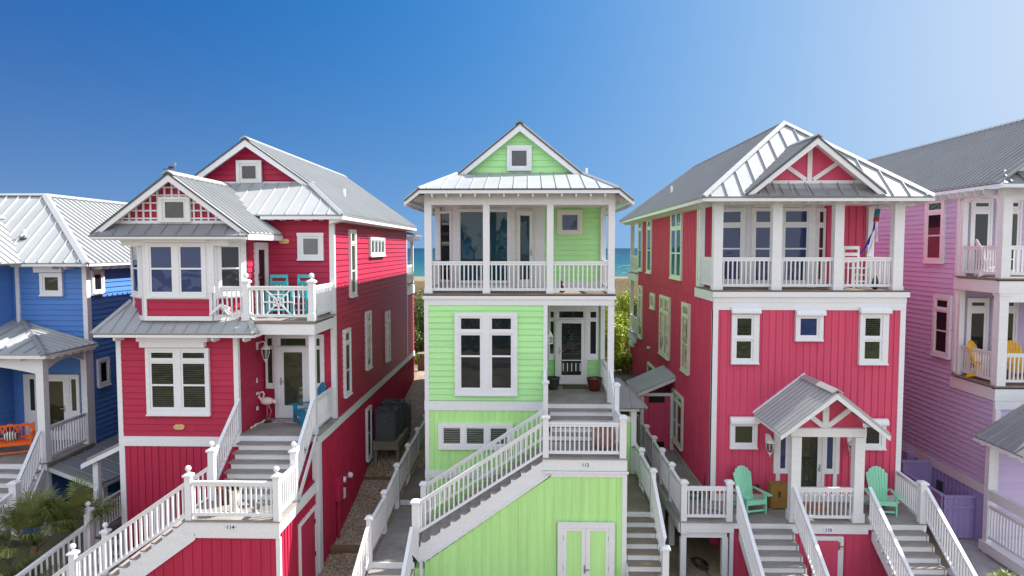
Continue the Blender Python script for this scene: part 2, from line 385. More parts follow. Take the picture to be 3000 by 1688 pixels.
def door(parent, fr, R0, leafs, lites, trim=WHITE, glass=GLASS, lever=None, leafm=None, label=None, name='door', extra=None, handle=STEEL):
    """R0 casing rect, leafs = leaf rects, lites = glass rects inside leaves"""
    R0 = srt(R0); fr = Fr((fr.o + fr.N * .034).xy, fr.U.xy, fr.N.xy); leafs = [srt(l) for l in leafs]; lites = [srt(l) for l in lites]
    mb = MB(); panel(mb, fr, R0, leafs, -.034, .05); d = mb.build(name, trim, parent, recalc=False)
    lf = MB()
    for l in leafs: panel(lf, fr, l, [t for t in lites if l[0] < (t[0] + t[1]) / 2 < l[1] and l[2] < (t[2] + t[3]) / 2 < l[3]], .0, .032)
    lf.build('door_leaf', leafm or WHITE2, d, recalc=False)
    if lites:
        g = MB()
        for h in lites: g.add([fr.p(h[0], h[2], .016), fr.p(h[1], h[2], .016), fr.p(h[1], h[3], .016), fr.p(h[0], h[3], .016)], [(0, 1, 2, 3)])
        g.build('pane', glass, d, recalc=False)
    if lever:
        u, z, s = lever; k = MB(); fbox(k, fr, u - .02, u + .02, z - .1, z + .12, .03, .045); fbox(k, fr, min(u, u + s * .12), max(u, u + s * .12), z - .012, z + .012, .06, .08); k.build('handle', handle, d)
    if label: d['label'] = label
    return d
def corner(parent, x, y, z0, z1, sx, sy, w=.115, m=None, name='corner_board'):
    """L-shaped corner board standing proud; sx, sy = outward directions"""
    mb = MB(); t = .03
    xa, xb = sorted((x + sx * t, x - sx * w)); ya, yb = sorted((y, y + sy * t)); mb.box(xa, xb, ya, yb, z0, z1)
    xa, xb = sorted((x, x + sx * t)); ya, yb = sorted((y - sy * w, y)); mb.box(xa, xb, ya, yb, z0, z1)
    return mb.build(name, m or WHITE, parent)
def boxpart(parent, name, m, *b, **kw): return MB().box(*b).build(name, m, parent, **kw)
def rfpoly(poly, parent, name='roof', mat=None, sp=.41, thick=.05, rw=.045, rh=.055, phase=.5, rib=True):
    mat = mat or ROOF
    P = [Vector(p) for p in poly]; n = Vector((0, 0, 0))
    for i in range(len(P)): n += (P[i] - P[0]).cross(P[(i + 1) % len(P)] - P[0])
    n.normalize()
    if n.z < 0: n = -n
    down = Vector((0, 0, -1)); down = (down - n * down.dot(n)).normalized(); side = n.cross(down).normalized()
    mb = MB(); mb.prism(P, -n * thick)
    if rib:
        o = P[0]; q = [((p - o).dot(side), (p - o).dot(down)) for p in P]
        u0, u1 = min(a for a, _ in q), max(a for a, _ in q); u = u0 + sp * phase
        while u < u1 - .01:
            zs = []
            for i in range(len(q)):
                a, b = q[i - 1], q[i]
                if (a[0] - u) * (b[0] - u) < 0: zs.append(a[1] + (b[1] - a[1]) * (u - a[0]) / (b[0] - a[0]))
            zs.sort()
            for k in range(0, len(zs) - 1, 2):
                if zs[k + 1] - zs[k] > .06:
                    A = o + side * u + down * (zs[k] + .01); B = o + side * u + down * (zs[k + 1] - .004)
                    ww = side * rw / 2
                    mb.hexa([A - ww, A + ww, A + ww * .6 + n * rh, A - ww * .6 + n * rh], [B - ww, B + ww, B + ww * .6 + n * rh, B - ww * .6 + n * rh])
            u += sp
    return mb.build(name, mat, parent)
def capline(roof, pts, w=.22, mat=None):
    mb = MB()
    for a, b in zip(pts[:-1], pts[1:]):
        a, b = Vector(a), Vector(b); d = (b - a).normalized(); s = Vector((-d.y, d.x, 0)).normalized() * w / 2; dz = Vector((0, 0, -w * .32))
        up = Vector((0, 0, .055)); q = lambda p: [p - s + dz + up, p + up, p + s + dz + up, p + s + dz + up * .4, p + up * .2, p - s + dz + up * .4]
        mb.hexa(q(a), q(b))
    return mb.build('ridge_cap', mat or ROOF, roof)
def edgeboard(parent, p0, p1, h=.16, w=.03, drop=.0, name='fascia', m=None):
    a, b = Vector(p0), Vector(p1); z = Vector((0, 0, -drop - h / 2)); return MB().beam(a + z, b + z, w, h).build(name, m or WHITE, parent)
def tails(parent, pts, d, L=.42, h=.13, w=.05, m=None):
    d = Vector(d); dl = d.normalized(); h *= 1.25
    for p in pts:
        p = Vector(p); s = Vector((-dl.y, dl.x, 0)).normalized() * w / 2
        prof = [p, p + dl * L, p + dl * L + Vector((0, 0, -h * .7)), p + dl * L * .8 + Vector((0, 0, -h)), p + Vector((0, 0, -h))]
        MB().prism([q - s for q in prof], s * 2).build('rafter_tail', m or WHITE, parent)
def railing(parent, p0, p1, h=.92, sp=.125, bw=.036, bot=.1, top=(.09, .045), name='railing', m=None, bal=True):
    p0, p1 = Vector(p0), Vector(p1); m = m or WHITE; Z = Vector((0, 0, 1)); mb = MB()
    mb.beam(p0 + Z * (h - top[1] / 2), p1 + Z * (h - top[1] / 2), top[0], top[1])
    mb.beam(p0 + Z * (h - top[1] - .035), p1 + Z * (h - top[1] - .035), .045, .065)
    mb.beam(p0 + Z * (bot + .03), p1 + Z * (bot + .03), .05, .075)
    L = Vector((p1.x - p0.x, p1.y - p0.y, 0)).length; n = max(1, round(L / sp))
    if bal:
        hd = Vector((p1.x - p0.x, p1.y - p0.y, 0)).normalized() * bw / 2; sv = Vector((-hd.y, hd.x, 0))
        for i in range(n):
            t = (i + .5) / n; p = p0.lerp(p1, t); a = p + Z * (bot + .06); b = p + Z * (h - top[1] - .06)
            mb.hexa([a - hd - sv, a + hd - sv, a + hd + sv, a - hd + sv], [b - hd - sv, b + hd - sv, b + hd + sv, b - hd + sv])
    return mb.build(name, m, parent)
def newel(parent, x, y, z, h=1.1, w=.13, ball=False, m=None, skirt=False, name='newel_post'):
    m = m or WHITE; mb = MB(); k = w / 2; mb.box(x - k, x + k, y - k, y + k, z, z + h)
    if skirt: mb.box(x - k - .025, x + k + .025, y - k - .025, y + k + .025, z + .001, z + .2)
    o = mb.build(name, m, parent); c = MB(); t = z + h; e = k + .035
    c.box(x - e, x + e, y - e, y + e, t - .03, t + .015)
    c.hexa([(x - e, y - e, t + .016), (x + e, y - e, t + .016), (x + e, y + e, t + .016), (x - e, y + e, t + .016)],
           [(x - k * .6, y - k * .6, t + .06), (x + k * .6, y - k * .6, t + .06), (x + k * .6, y + k * .6, t + .06), (x - k * .6, y + k * .6, t + .06)])
    c.build('post_cap', m, o)
    if ball: MB().lathe((x, y, t + .055), [(.028, 0), (.03, .03), (.022, .045)], 12).ball((x, y, t + .055 + .105), .07, 16).build('ball_finial', m, o)
    return o
def decking(parent, x0, x1, y0, y1, z, name='deck', m=None, bd=.14, along='x', t=.035):
    mb = MB(); g = .007
    if along == 'x':
        y = y0
        while y < y1 - .01: mb.box(x0, x1, y + g / 2, min(y + bd, y1) - g / 2, z - t, z - random.uniform(0, .002)); y += bd
    else:
        x = x0
        while x < x1 - .01: mb.box(x + g / 2, min(x + bd, x1) - g / 2, y0, y1, z - t, z - random.uniform(0, .002)); x += bd
    return mb.build(name, m or DECK, parent)
def stairs(parent, P, d, width, n, rise, run, rm=None, tm=None, closed=True, stringer=True):
    """P = centre of the top edge, d = unit direction of descent (x,y), steps go down from P.z"""
    P = Vector(P); d = Vector((*d, 0)).normalized(); s = Vector((-d.y, d.x, 0)) * width / 2; Z = Vector((0, 0, 1))
    st = MB(); SG = []
    if stringer:
        for sg in (-1, 1):
            e = s * sg * 1.0; w = s.normalized() * .04 * sg
            pr = [P + e - Z * .02, P + d * run * n + e - Z * (rise * n + .02), P + d * run * n + e - Z * (rise * n + .02 + .28), P + e - Z * .3 - Z * .1]
            # saw-tooth top
            top = []
            for i in range(n): top += [P + d * run * i + e - Z * (rise * (i + 1) + .04), P + d * run * (i + 1) + e - Z * (rise * (i + 1) + .04)]
            bot = [P + d * run * n + e - Z * (rise * n + .30), P + e - Z * (rise + .30)]
            SG.append(MB().prism(top + bot, w))
    o = st.build('staircase', rm or WHITE, parent)
    for g_ in SG: g_.build('stringer', rm or WHITE, o)
    for i in range(n):
        zt = P.z - rise * (i + 1); a = P + d * run * i; a.z = zt
        if i < n - 1 or True:
            t = MB()
            for q in (0, 1):
                l0 = a + d * (-.012 + q * (run / 2 + .006)); l1 = a + d * (run / 2 - .004 + q * (run / 2 + .03))
                t.hexa([l0 - s * 1.03, l0 + s * 1.03, l0 + s * 1.03 - Z * .036, l0 - s * 1.03 - Z * .036], [l1 - s * 1.03, l1 + s * 1.03, l1 + s * 1.03 - Z * .036, l1 - s * 1.03 - Z * .036])
            t.build('tread', tm or DECK, o)
        if closed:
            zt0 = P.z - rise * i - .036; r = MB(); b0 = a + d * (-.012 - .02)
            A = b0.copy(); A.z = zt0; B = b0.copy(); B.z = zt
            r.hexa([A - s * .97, A + s * .97, B + s * .97, B - s * .97], [q + d * .018 for q in (A - s * .97, A + s * .97, B + s * .97, B - s * .97)])
            r.build('riser', rm or WHITE, o)
    return o
def textmesh(parent, txt, x, y, z, size, m=None):
    c = bpy.data.curves.new('num', 'FONT'); c.body = txt; c.size = size; c.extrude = .003; c.align_x = 'CENTER'; c.align_y = 'CENTER'; c.offset = size * .018
    t = bpy.data.objects.new('num', c); sc.collection.objects.link(t); dg = bpy.context.evaluated_depsgraph_get()
    me = bpy.data.meshes.new_from_object(t.evaluated_get(dg)); bpy.data.objects.remove(t)
    me.transform(Matrix.Rotation(R(90), 4, 'X')); me.materials.clear(); me.materials.append(m or NUMB)
    o = bpy.data.objects.new('number', me); sc.collection.objects.link(o); o.parent = parent; o.location = Vector((x, y, z)) - WO[parent]; WO[o] = Vector((x, y, z)); return o
def plaque(parent, txt, x, y, z, w=.26, h=.12):
    mb = MB().box(x - w / 2, x + w / 2, y - .014, y, z - h / 2, z + h / 2); o = mb.build('house_number_plate', PLWHITE, parent)
    textmesh(o, txt, x, y - .019, z, .125); return o
def lantern(parent, fr, u, z, s=1.0):
    o = MB(); fbox(o, fr, u - .045 * s, u + .045 * s, z - .09 * s, z + .09 * s, 0, .03)
    P = lambda dz, dd: fr.p(u, z + dz * s, dd * s)
    o.tube([P(.05, .03), P(.1, .1), P(.1, .17), P(.03, .2)], .014 * s, 8); L = o.build('wall_lantern', PLWHITE, parent)
    c = fr.p(u, z, .2 * s)
    MB().lathe(c, [(.01, .06 * s), (.03 * s, .05 * s), (.05 * s, .0), (.105 * s, -.05 * s), (.11 * s, -.075 * s), (.0, -.08 * s)], 14).build('lantern_cap', PLWHITE, L)
    MB().lathe(c, [(.085 * s, -.075 * s), (.088 * s, -.15 * s), (.05 * s, -.3 * s), (.045 * s, -.31 * s)], 10, False).build('lantern_glass', CLEAR, L)
    k = MB()
    for i in range(6):
        a = i * math.pi / 3; ca, sa = math.cos(a), math.sin(a)
        k.tube([(c.x + ca * .09 * s, c.y + sa * .09 * s, c.z - .075 * s), (c.x + ca * .092 * s, c.y + sa * .092 * s, c.z - .15 * s), (c.x + ca * .052 * s, c.y + sa * .052 * s, c.z - .3 * s)], .007 * s, 5)
    k.lathe(c, [(.05 * s, -.3 * s), (.055 * s, -.32 * s), (.02 * s, -.35 * s), (.012 * s, -.4 * s), (0, -.41 * s)], 12); k.build('lantern_cage', PLWHITE, L); return L
def bulkhead(parent, fr, u, z):
    o = MB(); pts = []
    for k in range(24):
        a = 2 * math.pi * k / 24; cx = .075 if math.cos(a) > 0 else -.075; pts.append(fr.p(u + cx + .07 * math.cos(a), z + .07 * math.sin(a), .0))
    o.prism(pts, fr.N * .06); b = o.build('bulkhead_light', GLOW, parent)
    g = MB()
    for k in (-2, -1, 0, 1, 2): g.tube([fr.p(u - .12, z + k * .025, .062), fr.p(u, z + k * .025, .085), fr.p(u + .12, z + k * .025, .062)], .005, 5)
    g.build('light_grille', GLOW, b); return b
def arch(parent, p0, p1, zt, h0, hm, t=.14, name='arched_beam', m=None):
    p0, p1 = Vector((*p0, 0)), Vector((*p1, 0)); d = p1 - p0; n = Vector((-d.y, d.x, 0)).normalized() * t / 2
    pl = [p0 + Vector((0, 0, zt)), p1 + Vector((0, 0, zt))]
    for k in range(13):
        q = 1 - k / 12; zz = zt - h0 + (h0 - hm) * (1 - (2 * q - 1) ** 2); pl.append(p0 + d * q + Vector((0, 0, zz)))
    mb = MB()
    for i in range(12):
        a, b = pl[2 + i], pl[3 + i]; ta, tb = a.copy(), b.copy(); ta.z = zt; tb.z = zt
        mb.prism([a - n, b - n, tb - n, ta - n], n * 2)
    return mb.build(name, m or WHITE, parent)
# ================================================================= green house (112)
G = thing('beach_house', 'mint green clapboard beach house with white trim, number 112, between the two crimson houses', 'house', (-.3, 20, -9))
F20 = FF(20); F226 = FF(22.6); F174 = FF(17.4)
boxpart(G, 'house_body', GREEN, -3.04, .50, 20.02, 22.7, -9.3, -1.42)
boxpart(G, 'house_body', GREEN, -3.04, 2.47, 22.62, 35, -9.3, -1.45)
boxpart(G, 'house_body', GREEN, .13, 2.40, 22.62, 35, -1.44, 1.38)
boxpart(G, 'house_body', GREEN, -3.02, .12, 22.62, 35, -1.44, 1.38)
boxpart(G, 'porch_base', GREEN_B, .51, 2.47, 20.04, 22.6, -9.3, -4.62)
# walls
lap(F20, rect(-2.97, .43, -4.52, -1.66), 'wall', GREEN, G)
batten(F20, rect(-2.97, .43, -6.64, -4.82), 'wall', GREEN_B, G)
batten(F20, rect(-2.97, .43, -9.2, -6.86), 'wall', GREEN_B, G)
boxpart(G, 'band_board', WHITE, -3.1, .5, 19.965, 20.02, -4.81, -4.53)
boxpart(G, 'band_board', WHITE, -3.1, .5, 19.965, 20.02, -6.86, -6.63)
boxpart(G, 'corner_board', WHITE, -3.09, -2.96, 19.97, 20.1, -4.529, -1.68)
boxpart(G, 'corner_board', WHITE, -3.09, -2.96, 19.97, 20.1, -6.629, -4.811)
boxpart(G, 'corner_board', WHITE, -3.09, -2.96, 19.97, 20.1, -9.3, -6.861)
boxpart(G, 'corner_board', WHITE, .42, .545, 19.97, 20.12, -6.6, -1.68)
boxpart(G, 'frieze_board', WHITE, -3.09, 2.5, 19.97, 20.12, -1.679, -1.50)
boxpart(G, 'porch_beam', WHITE, 2.35, 2.5, 20.121, 22.5, -1.679, -1.42)
# recess walls
boxpart(G, 'porch_ceiling', WHITE, .5, 2.34, 20.13, 22.6, -1.60, -1.54)
lap(FE(.505), rect(20.12, 22.6, -4.56, -1.61), 'wall', GREEN, G)
lap(F226, rect(.52, 2.47, -4.56, -1.61), 'wall', GREEN, G)
door(G, F226, (.64, 2.30, -3.72, -1.75), [(.66, .86, -3.6, -2.38), (.66, .86, -2.33, -2.06), (.93, 1.86, -2.34, -2.03), (1.96, 2.28, -3.6, -2.38), (1.96, 2.28, -2.33, -2.06)],
     [(.70, .82, -3.5, -2.43), (.70, .82, -2.3, -2.1), (1.0, 1.8, -2.3, -2.09), (2.03, 2.22, -3.5, -2.43), (2.03, 2.22, -2.3, -2.1)], name='sidelight_frame')
F2255 = FF(22.53)
d = door(G, F2255, (.87, 1.93, -4.5, -2.36), [(.95, 1.84, -4.44, -2.4)], [], lever=(1.0, -3.4, 1), name='front_door'); F2255 = FF(22.53 - .034)
g = MB().add([F2255.p(1.09, -4.19, .04), F2255.p(1.72, -4.19, .04), F2255.p(1.72, -2.49, .04), F2255.p(1.09, -2.49, .04)], [(0, 1, 2, 3)]); g.build('pane', CLEAR, d)
MB().add([F2255.p(1.08, -4.2, .034), F2255.p(1.73, -4.2, .034), F2255.p(1.73, -2.48, .034), F2255.p(1.08, -2.48, .034)], [(0, 1, 2, 3)]).build('painted_room_shade', DARKIN, d)  # dark sheet for the room's shade behind the door glass
b = MB(); z = -3.68
while z < -2.52:
    b.add([F2255.p(1.1, z, .035), F2255.p(1.71, z, .035), F2255.p(1.71, z + .035, .039), F2255.p(1.1, z + .035, .039)], [(0, 1, 2, 3)]); z += .062
b.build('blind', plain('dark_teal_slats', (.05, .09, .10), .5), d)
b = MB(); fbox(b, F2255, 1.09, 1.72, -3.72, -3.69, .045, .07)
for k in range(5): fbox(b, F2255, 1.12 + k * .14, 1.15 + k * .14, -4.07, -3.8, .046, .052)
b.build('towel_rail', WHITE2, d)
b = MB(); fbox(b, F2255, 1.09, 1.72, -4.08, -3.79, .0405, .0455); b.build('striped_towel', BLACK, d)
# porch floor, steps, landing
decking(G, .545, 2.5, 19.97, 22.6, -4.56)
boxpart(G, 'porch_fascia', WHITE, .55, 2.5, 19.985, 20.03, -4.75, -4.6)
boxpart(G, 'column', WHITE, 2.32, 2.5, 20.0, 20.18, -4.555, -1.68)
boxpart(G, 'column', WHITE, 2.36, 2.5, 22.42, 22.6, -4.555, -1.61)
railing(G, (2.42, 20.2, -4.56), (2.42, 22.4, -4.56))
stairs(G, (1.52, 20.0, -4.56), (0, -1), 1.86, 4, .168, .27, stringer=False)
boxpart(G, 'riser_board', WHITE, .56, 2.47, 18.9, 18.93, -5.39, -5.27)
boxpart(G, 'stair_carcass', GREEN_B, .56, 2.46, 18.93, 20.0, -9.3, -5.45)
boxpart(G, 'stair_side', WHITE, 2.461, 2.52, 18.93, 20.0, -5.7, -5.2)
zl = -5.42
decking(G, .33, 2.58, 17.36, 18.93, zl)
boxpart(G, 'landing_fascia', WHITE, .36, 2.54, 17.385, 17.43, zl - .33, zl - .037)
boxpart(G, 'landing_moulding', WHITE, .36, 2.58, 17.35, 17.384, zl - .40, zl - .34)
boxpart(G, 'landing_fascia', WHITE, 2.50, 2.545, 17.431, 18.93, zl - .33, zl - .037)
boxpart(G, 'landing_body', GREEN_B, -3.0, 2.48, 17.43, 18.85, -9.3, zl - 3.0)
boxpart(G, 'landing_body', GREEN_B, .55, 2.48, 17.43, 18.85, zl - 2.99, zl - .04)
plaque(G, '112', 1.465, 17.384, zl - .17)
newel(G, .44, 17.47, zl, 1.06, .15); newel(G, 2.43, 17.47, zl, 1.06, .17)
railing(G, (.52, 17.47, zl), (2.34, 17.47, zl)); railing(G, (2.45, 17.56, zl), (2.45, 18.85, zl))
newel(G, 2.45, 18.92, zl, 1.62, .13); newel(G, .47, 18.95, zl, 1.68, .13)
railing(G, (2.45, 19.0, zl + .12), (2.42, 20.0, -4.5)); railing(G, (.47, 19.0, zl + .12), (.47, 19.95, -4.5))
boxpart(G, 'stair_filler', WHITE, .40, .54, 19.0, 19.97, -5.5, -4.9)
# main flight down to the left, parallel with the street
n, rs, rn = 12, .1885, .264
stairs(G, (.33, 18.15, zl), (-1, 0), 1.36, n, rs, rn)
zb = zl - rs * n; xb = .33 - rn * n
newel(G, xb - .13, 17.47, zb - .25, 1.3, .17); newel(G, xb - .13, 18.84, zb - .25, 1.3, .15)
railing(G, (.36, 17.47, zl - .02), (xb - .06, 17.47, zb + .1), h=.95); railing(G, (.4, 18.84, zl - .02), (xb - .06, 18.84, zb + .1), h=.95)
# white stringer board and sloping frame in front of the lower wall
s = MB(); k = rs / rn
s.prism([(.36, 17.40, zl - .1), (xb - .25, 17.40, zb - .30), (xb - .05, 17.40, zb - .55), (xb + .2, 17.40, zb - .50), (.62, 17.40, zl - .42), (.36, 17.40, zl - .42)], (0, .03, 0)); s.build('stringer_trim', WHITE, G)
s = MB(); s.beam((.50, 17.378, zl - .47), (xb + .1, 17.378, zb - .50), .03, .07); s.build('stringer_moulding', WHITE, G)
s = MB().beam((.58, 17.383, zl - .45), (2.48, 17.383, zl - .45), .028, .085); s.build('frame_board', WHITE, G)
boxpart(G, 'corner_board', WHITE, 2.42, 2.54, 17.37, 17.5, -9.3, zl - .41)
boxpart(G, 'corner_board', WHITE, xb - .02, xb + .06, 17.36, 17.44, -9.3, zb - .55)
batten(F174, [(-2.72, -9.3), (2.42, -9.3), (2.42, zl - .49), (.58, zl - .49), (-2.72, zb - .44 - .03)], 'wall', GREEN_B, G, sp=.232)
boxpart(G, 'seam_line', GREEN_B, -2.6, .7, 17.396, 17.41, -8.33, -8.31)
dd = door(G, FF(17.36), (.75, 2.22, -9.3, -7.09), [(.89, 1.475, -9.3, -7.22), (1.485, 2.07, -9.3, -7.22)], [(.98, 1.37, -9.2, -7.31), (1.59, 1.99, -9.2, -7.31)], glass=GREEN_B, lever=(1.45, -8.32, 1), name='double_door')
for px in (1.1, 1.25, 1.71, 1.86):
    boxpart(dd, 'batten', GREEN_B, px, px + .04, 17.33, 17.345, -9.2, -7.33)
for hx in (.88, 2.08):
    for hz in (-7.5, -8.3): boxpart(dd, 'hinge', BRASS, hx - .022, hx + .022, 17.29, 17.31, hz - .06, hz + .06)
# windows
window(G, F20, (-2.19, -.34, -4.33, -1.89), [((-2.06, -1.38, -2.44, -2.0),), ((-2.06, -1.38, -4.18, -2.5), [-3.18]), ((-1.15, -.47, -2.44, -2.0),), ((-1.15, -.47, -4.18, -2.5), [-3.18])], sash=.06)
window(G, F20, (-2.69, -.47, -5.98, -5.19), [((-2.57, -2.0, -5.84, -5.3),), ((-1.88, -1.3, -5.84, -5.3),), ((-1.17, -.62, -5.84, -5.3),)], sash=.04, sill=False, blind='slats')
# upper porch
decking(G, -3.12, 2.53, 19.93, 22.5, -1.335, m=DECKD)
boxpart(G, 'deck_edge', BLACK, -3.13, 2.54, 19.955, 20.5, -1.40, -1.372)
boxpart(G, 'deck_fascia', WHITE, -3.13, 2.54, 19.93, 22.4, -1.50, -1.401)
for x0, x1 in ((-3.07, -2.86), (-1.35, -1.16), (.52, .71), (2.31, 2.50)):
    c = boxpart(G, 'column', WHITE, x0, x1, 20.0, 20.2, -1.33, 1.26); boxpart(c, 'column_base', WHITE, x0 - .015, x1 + .015, 19.985, 20.215, -1.332, -1.2)
for a, b in ((-2.86, -1.35), (-1.16, .52), (.71, 2.31)): railing(G, (a, 20.1, -1.33), (b, 20.1, -1.33), h=.94, bot=.08, sp=.131)
railing(G, (-2.98, 20.2, -1.33), (-2.98, 22.4, -1.33), h=.94); railing(G, (2.42, 20.2, -1.33), (2.42, 22.4, -1.33), h=.94)
boxpart(G, 'column', WHITE, 2.33, 2.5, 22.35, 22.55, -1.33, 1.3); boxpart(G, 'column', WHITE, -3.07, -2.9, 22.3, 22.45, -1.33, 1.3)
boxpart(G, 'porch_beam', WHITE, -3.07, 2.5, 20.0, 20.2, 1.261, 1.66)
boxpart(G, 'porch_beam', WHITE, 2.33, 2.5, 20.21, 22.4, 1.27, 1.46); boxpart(G, 'porch_beam', WHITE, -3.07, -2.9, 20.21, 22.4, 1.27, 1.46)
boxpart(G, 'porch_ceiling', WHITE, -2.9, 2.33, 20.21, 22.6, 1.32, 1.36)
# upper wall behind the porch: white angled bay and green wall
F225 = FF(22.5)
lap(F225, rect(.51, 2.4, -1.33, 1.32), 'wall', GREEN, G)
boxpart(G, 'base_board', WHITE, .52, 2.4, 22.44, 22.49, -1.33, -1.1)
bay = MB()
bp = [(-3.0, 22.5), (-2.4, 21.95), (-.52, 21.95), (.12, 22.5), (.51, 22.5)]
for a, b in zip(bp[:-1], bp[1:]): bay.prism([(a[0], a[1], -1.33), (b[0], b[1], -1.33), (b[0], b[1], 1.32), (a[0], a[1], 1.32)], (0, .05, 0))
bay = bay.build('bay_wall', WHITE, G)
f, L = FA(bp[0], bp[1]); window(G, f, (.12, L - .08, -1.12, 1.2), [((.17, L - .13, -1.06, 1.15),)], glass=GLASS, sash=.03, sill=False)
f, L = FA(bp[1], bp[2]); window(G, f, (.1, L - .08, -1.13, 1.25), [((.16, L - .14, -1.08, 1.19),)], glass=GLASST, sash=.04, sill=False)
f, L = FA(bp[2], bp[3]); door(G, f, (.1, L - .02, -1.3, 1.24), [(.15, L - .07, -1.26, 1.18)], [(.25, L - .19, -1.02, 1.05)], glass=GLASST, lever=(L - .13, -.15, -1), trim=AGED_BOUNCE, leafm=WHITE2, name='porch_door')
window(G, F225, (.92, 1.74, .44, 1.25), [((1.02, 1.64, .53, 1.14),)], trim=AGED_BOUNCE, sash=.06, sill=False, glass=GLASSB)
# roof
zr = 4.0; sl = .81; xr = -.3
zp = lambda x: zr - sl * abs(x - xr)
YB = 35.6; YG = 22.0; YE = 19.5
xe0, xe1 = -3.56, 2.96; xc0, xc1 = -3.16, 2.56; zs = zp(xc0)
xf0, xf1 = -2.33, 1.73; ztop = zp(xf0)
r1 = rfpoly([(xr, YG, zr), (xf0, YG, ztop), (xc0, YE, zs), (xe0, YE, zp(xe0)), (xe0, YB, zp(xe0)), (xr, YB, zr)], G, sp=.3)
r2 = rfpoly([(xr, YG, zr), (xr, YB, zr), (xe1, YB, zp(xe1)), (xe1, YE, zp(xe1)), (xc1, YE, zs), (xf1, YG, ztop)], G, sp=.3)
r3 = rfpoly([(xc0 + .01, YE, zs), (xc1 - .01, YE, zs), (xf1, YG + .3, ztop + .08), (xf0, YG + .3, ztop + .08)], G, sp=.412, rw=.02, rh=.03, phase=.55)
capline(r1, [(xr, YG - .03, zr + .01), (xr, YB, zr + .01)], .26, ROOFD)
capline(r3, [(xc0, YE, zs + .01), (xf0, YG, ztop + .02)], .12); capline(r3, [(xc1, YE, zs + .01), (xf1, YG, ztop + .02)], .12)
gw = lap(FF(22.3), [(-2.1, 2.42), (1.5, 2.42), (xr, 3.87)], 'gable_wall', GREEN, G, e=.2)
for sx in (-1, 1):
    xf = xr + sx * 2.0
    e = MB(); e.prism([(xr, YG + .02, zr - .06), (xf, YG + .02, zp(xf) - .06), (xf - sx * .22, YG + .02, zp(xf) - .06), (xr, YG + .02, zr - .27)], (0, .05, 0)); e.build('rake_board', WHITE, G)
    e = MB(); e.prism([(xr, YG - .01, zr + .0), (xf, YG - .01, zp(xf)), (xf, YG - .01, zp(xf) - .055), (xr, YG - .01, zr - .055)], (0, .03, 0)); e.build('drip_edge', DGREY, G)
    e = MB(); e.prism([(xr, YG + .07, zr - .055), (xf, YG + .07, zp(xf) - .055), (xf, YG + .07, zp(xf) - .1), (xr, YG + .07, zr - .1)], (0, .25, 0)); e.build('rake_soffit', WHITE, G)
window(G, FF(22.28), (-.72, .08, 2.49, 3.3), [((-.62, -.03, 2.59, 3.19),)], sash=.055, sill=False, blind=None, glass=SCREEN)
edgeboard(G, (xc0, YE + .02, zs - .03), (xc1, YE + .02, zs - .03), .1)
e = MB(); e.prism([(xc0, YE - .01, zs + .01), (xc1, YE - .01, zs + .01), (xc1, YE - .01, zs - .035), (xc0, YE - .01, zs - .035)], (0, .02, 0)); e.build('drip_edge', DGREY, G)
for (xa, xb_) in ((xc0, xe0), (xc1, xe1)):
    e = MB(); e.prism([(xa, YE + .01, zp(xa) - .04), (xb_, YE + .01, zp(xb_) - .04), (xb_, YE + .01, zp(xb_) - .14), (xa, YE + .01, zp(xa) - .16)], (0, .03, 0)); e.build('fascia', WHITE, G)
    e = MB(); e.prism([(xa, YE - .01, zp(xa) + .01), (xb_, YE - .01, zp(xb_) + .01), (xb_, YE - .01, zp(xb_) - .035), (xa, YE - .01, zp(xa) - .035)], (0, .02, 0)); e.build('drip_edge', DGREY, G)
for xx in (xe0, xe1): edgeboard(G, (xx, YE + .04, zp(xx) - .05), (xx, YB, zp(xx) - .05), .11)
tails(G, [(-2.78 + i * .412, 20.05, 1.60) for i in range(13)], (0, -1, 0), .5, .135, .045)
for sx, xw in ((-1, -3.05), (1, 2.48)):
    tails(G, [(xw, 20.3 + i * .42, 1.56) for i in range(16)], (sx, 0, 0), .42, .14, .045)
boxpart(G, 'vent_pipe', PLWHITE, 1.85, 1.92, 22.6, 22.67, 2.2, 2.62)
# back terrace timber step at the far left corner
pl = thing('planter_pot', 'oxblood glazed pot standing right of the front door on the green house porch', 'pot', (2.1, 21.7, -4.56))
MB().lathe((0, 0, 0), [(.15, 0), (.17, .02), (.235, .3), (.25, .37), (.262, .38), (.262, .42), (.235, .42), (.22, .36), (.2, .3), (0, .3)], 24).build('pot_body', OXB, pl, local=True)
pl = thing('planter_pot', 'dark green glazed pot standing left of the front door on the green house porch', 'pot', (.78, 21.9, -4.56))
MB().lathe((0, 0, 0), [(.15, 0), (.16, .02), (.2, .2), (.21, .33), (.235, .35), (.235, .39), (.21, .39), (.19, .3), (0, .3)], 24).build('pot_body', DGLAZE, pl, local=True)
pl = thing('planter_pot', 'big dusty terracotta pot with a low plant on the landing above number 112', 'pot', (2.02, 18.3, zl))
MB().lathe((0, 0, 0), [(.2, 0), (.25, .05), (.31, .2), (.33, .38), (.31, .5), (.29, .55), (.31, .58), (.31, .62), (.27, .62), (.25, .56), (0, .54)], 28).build('pot_body', TERRA, pl, local=True)
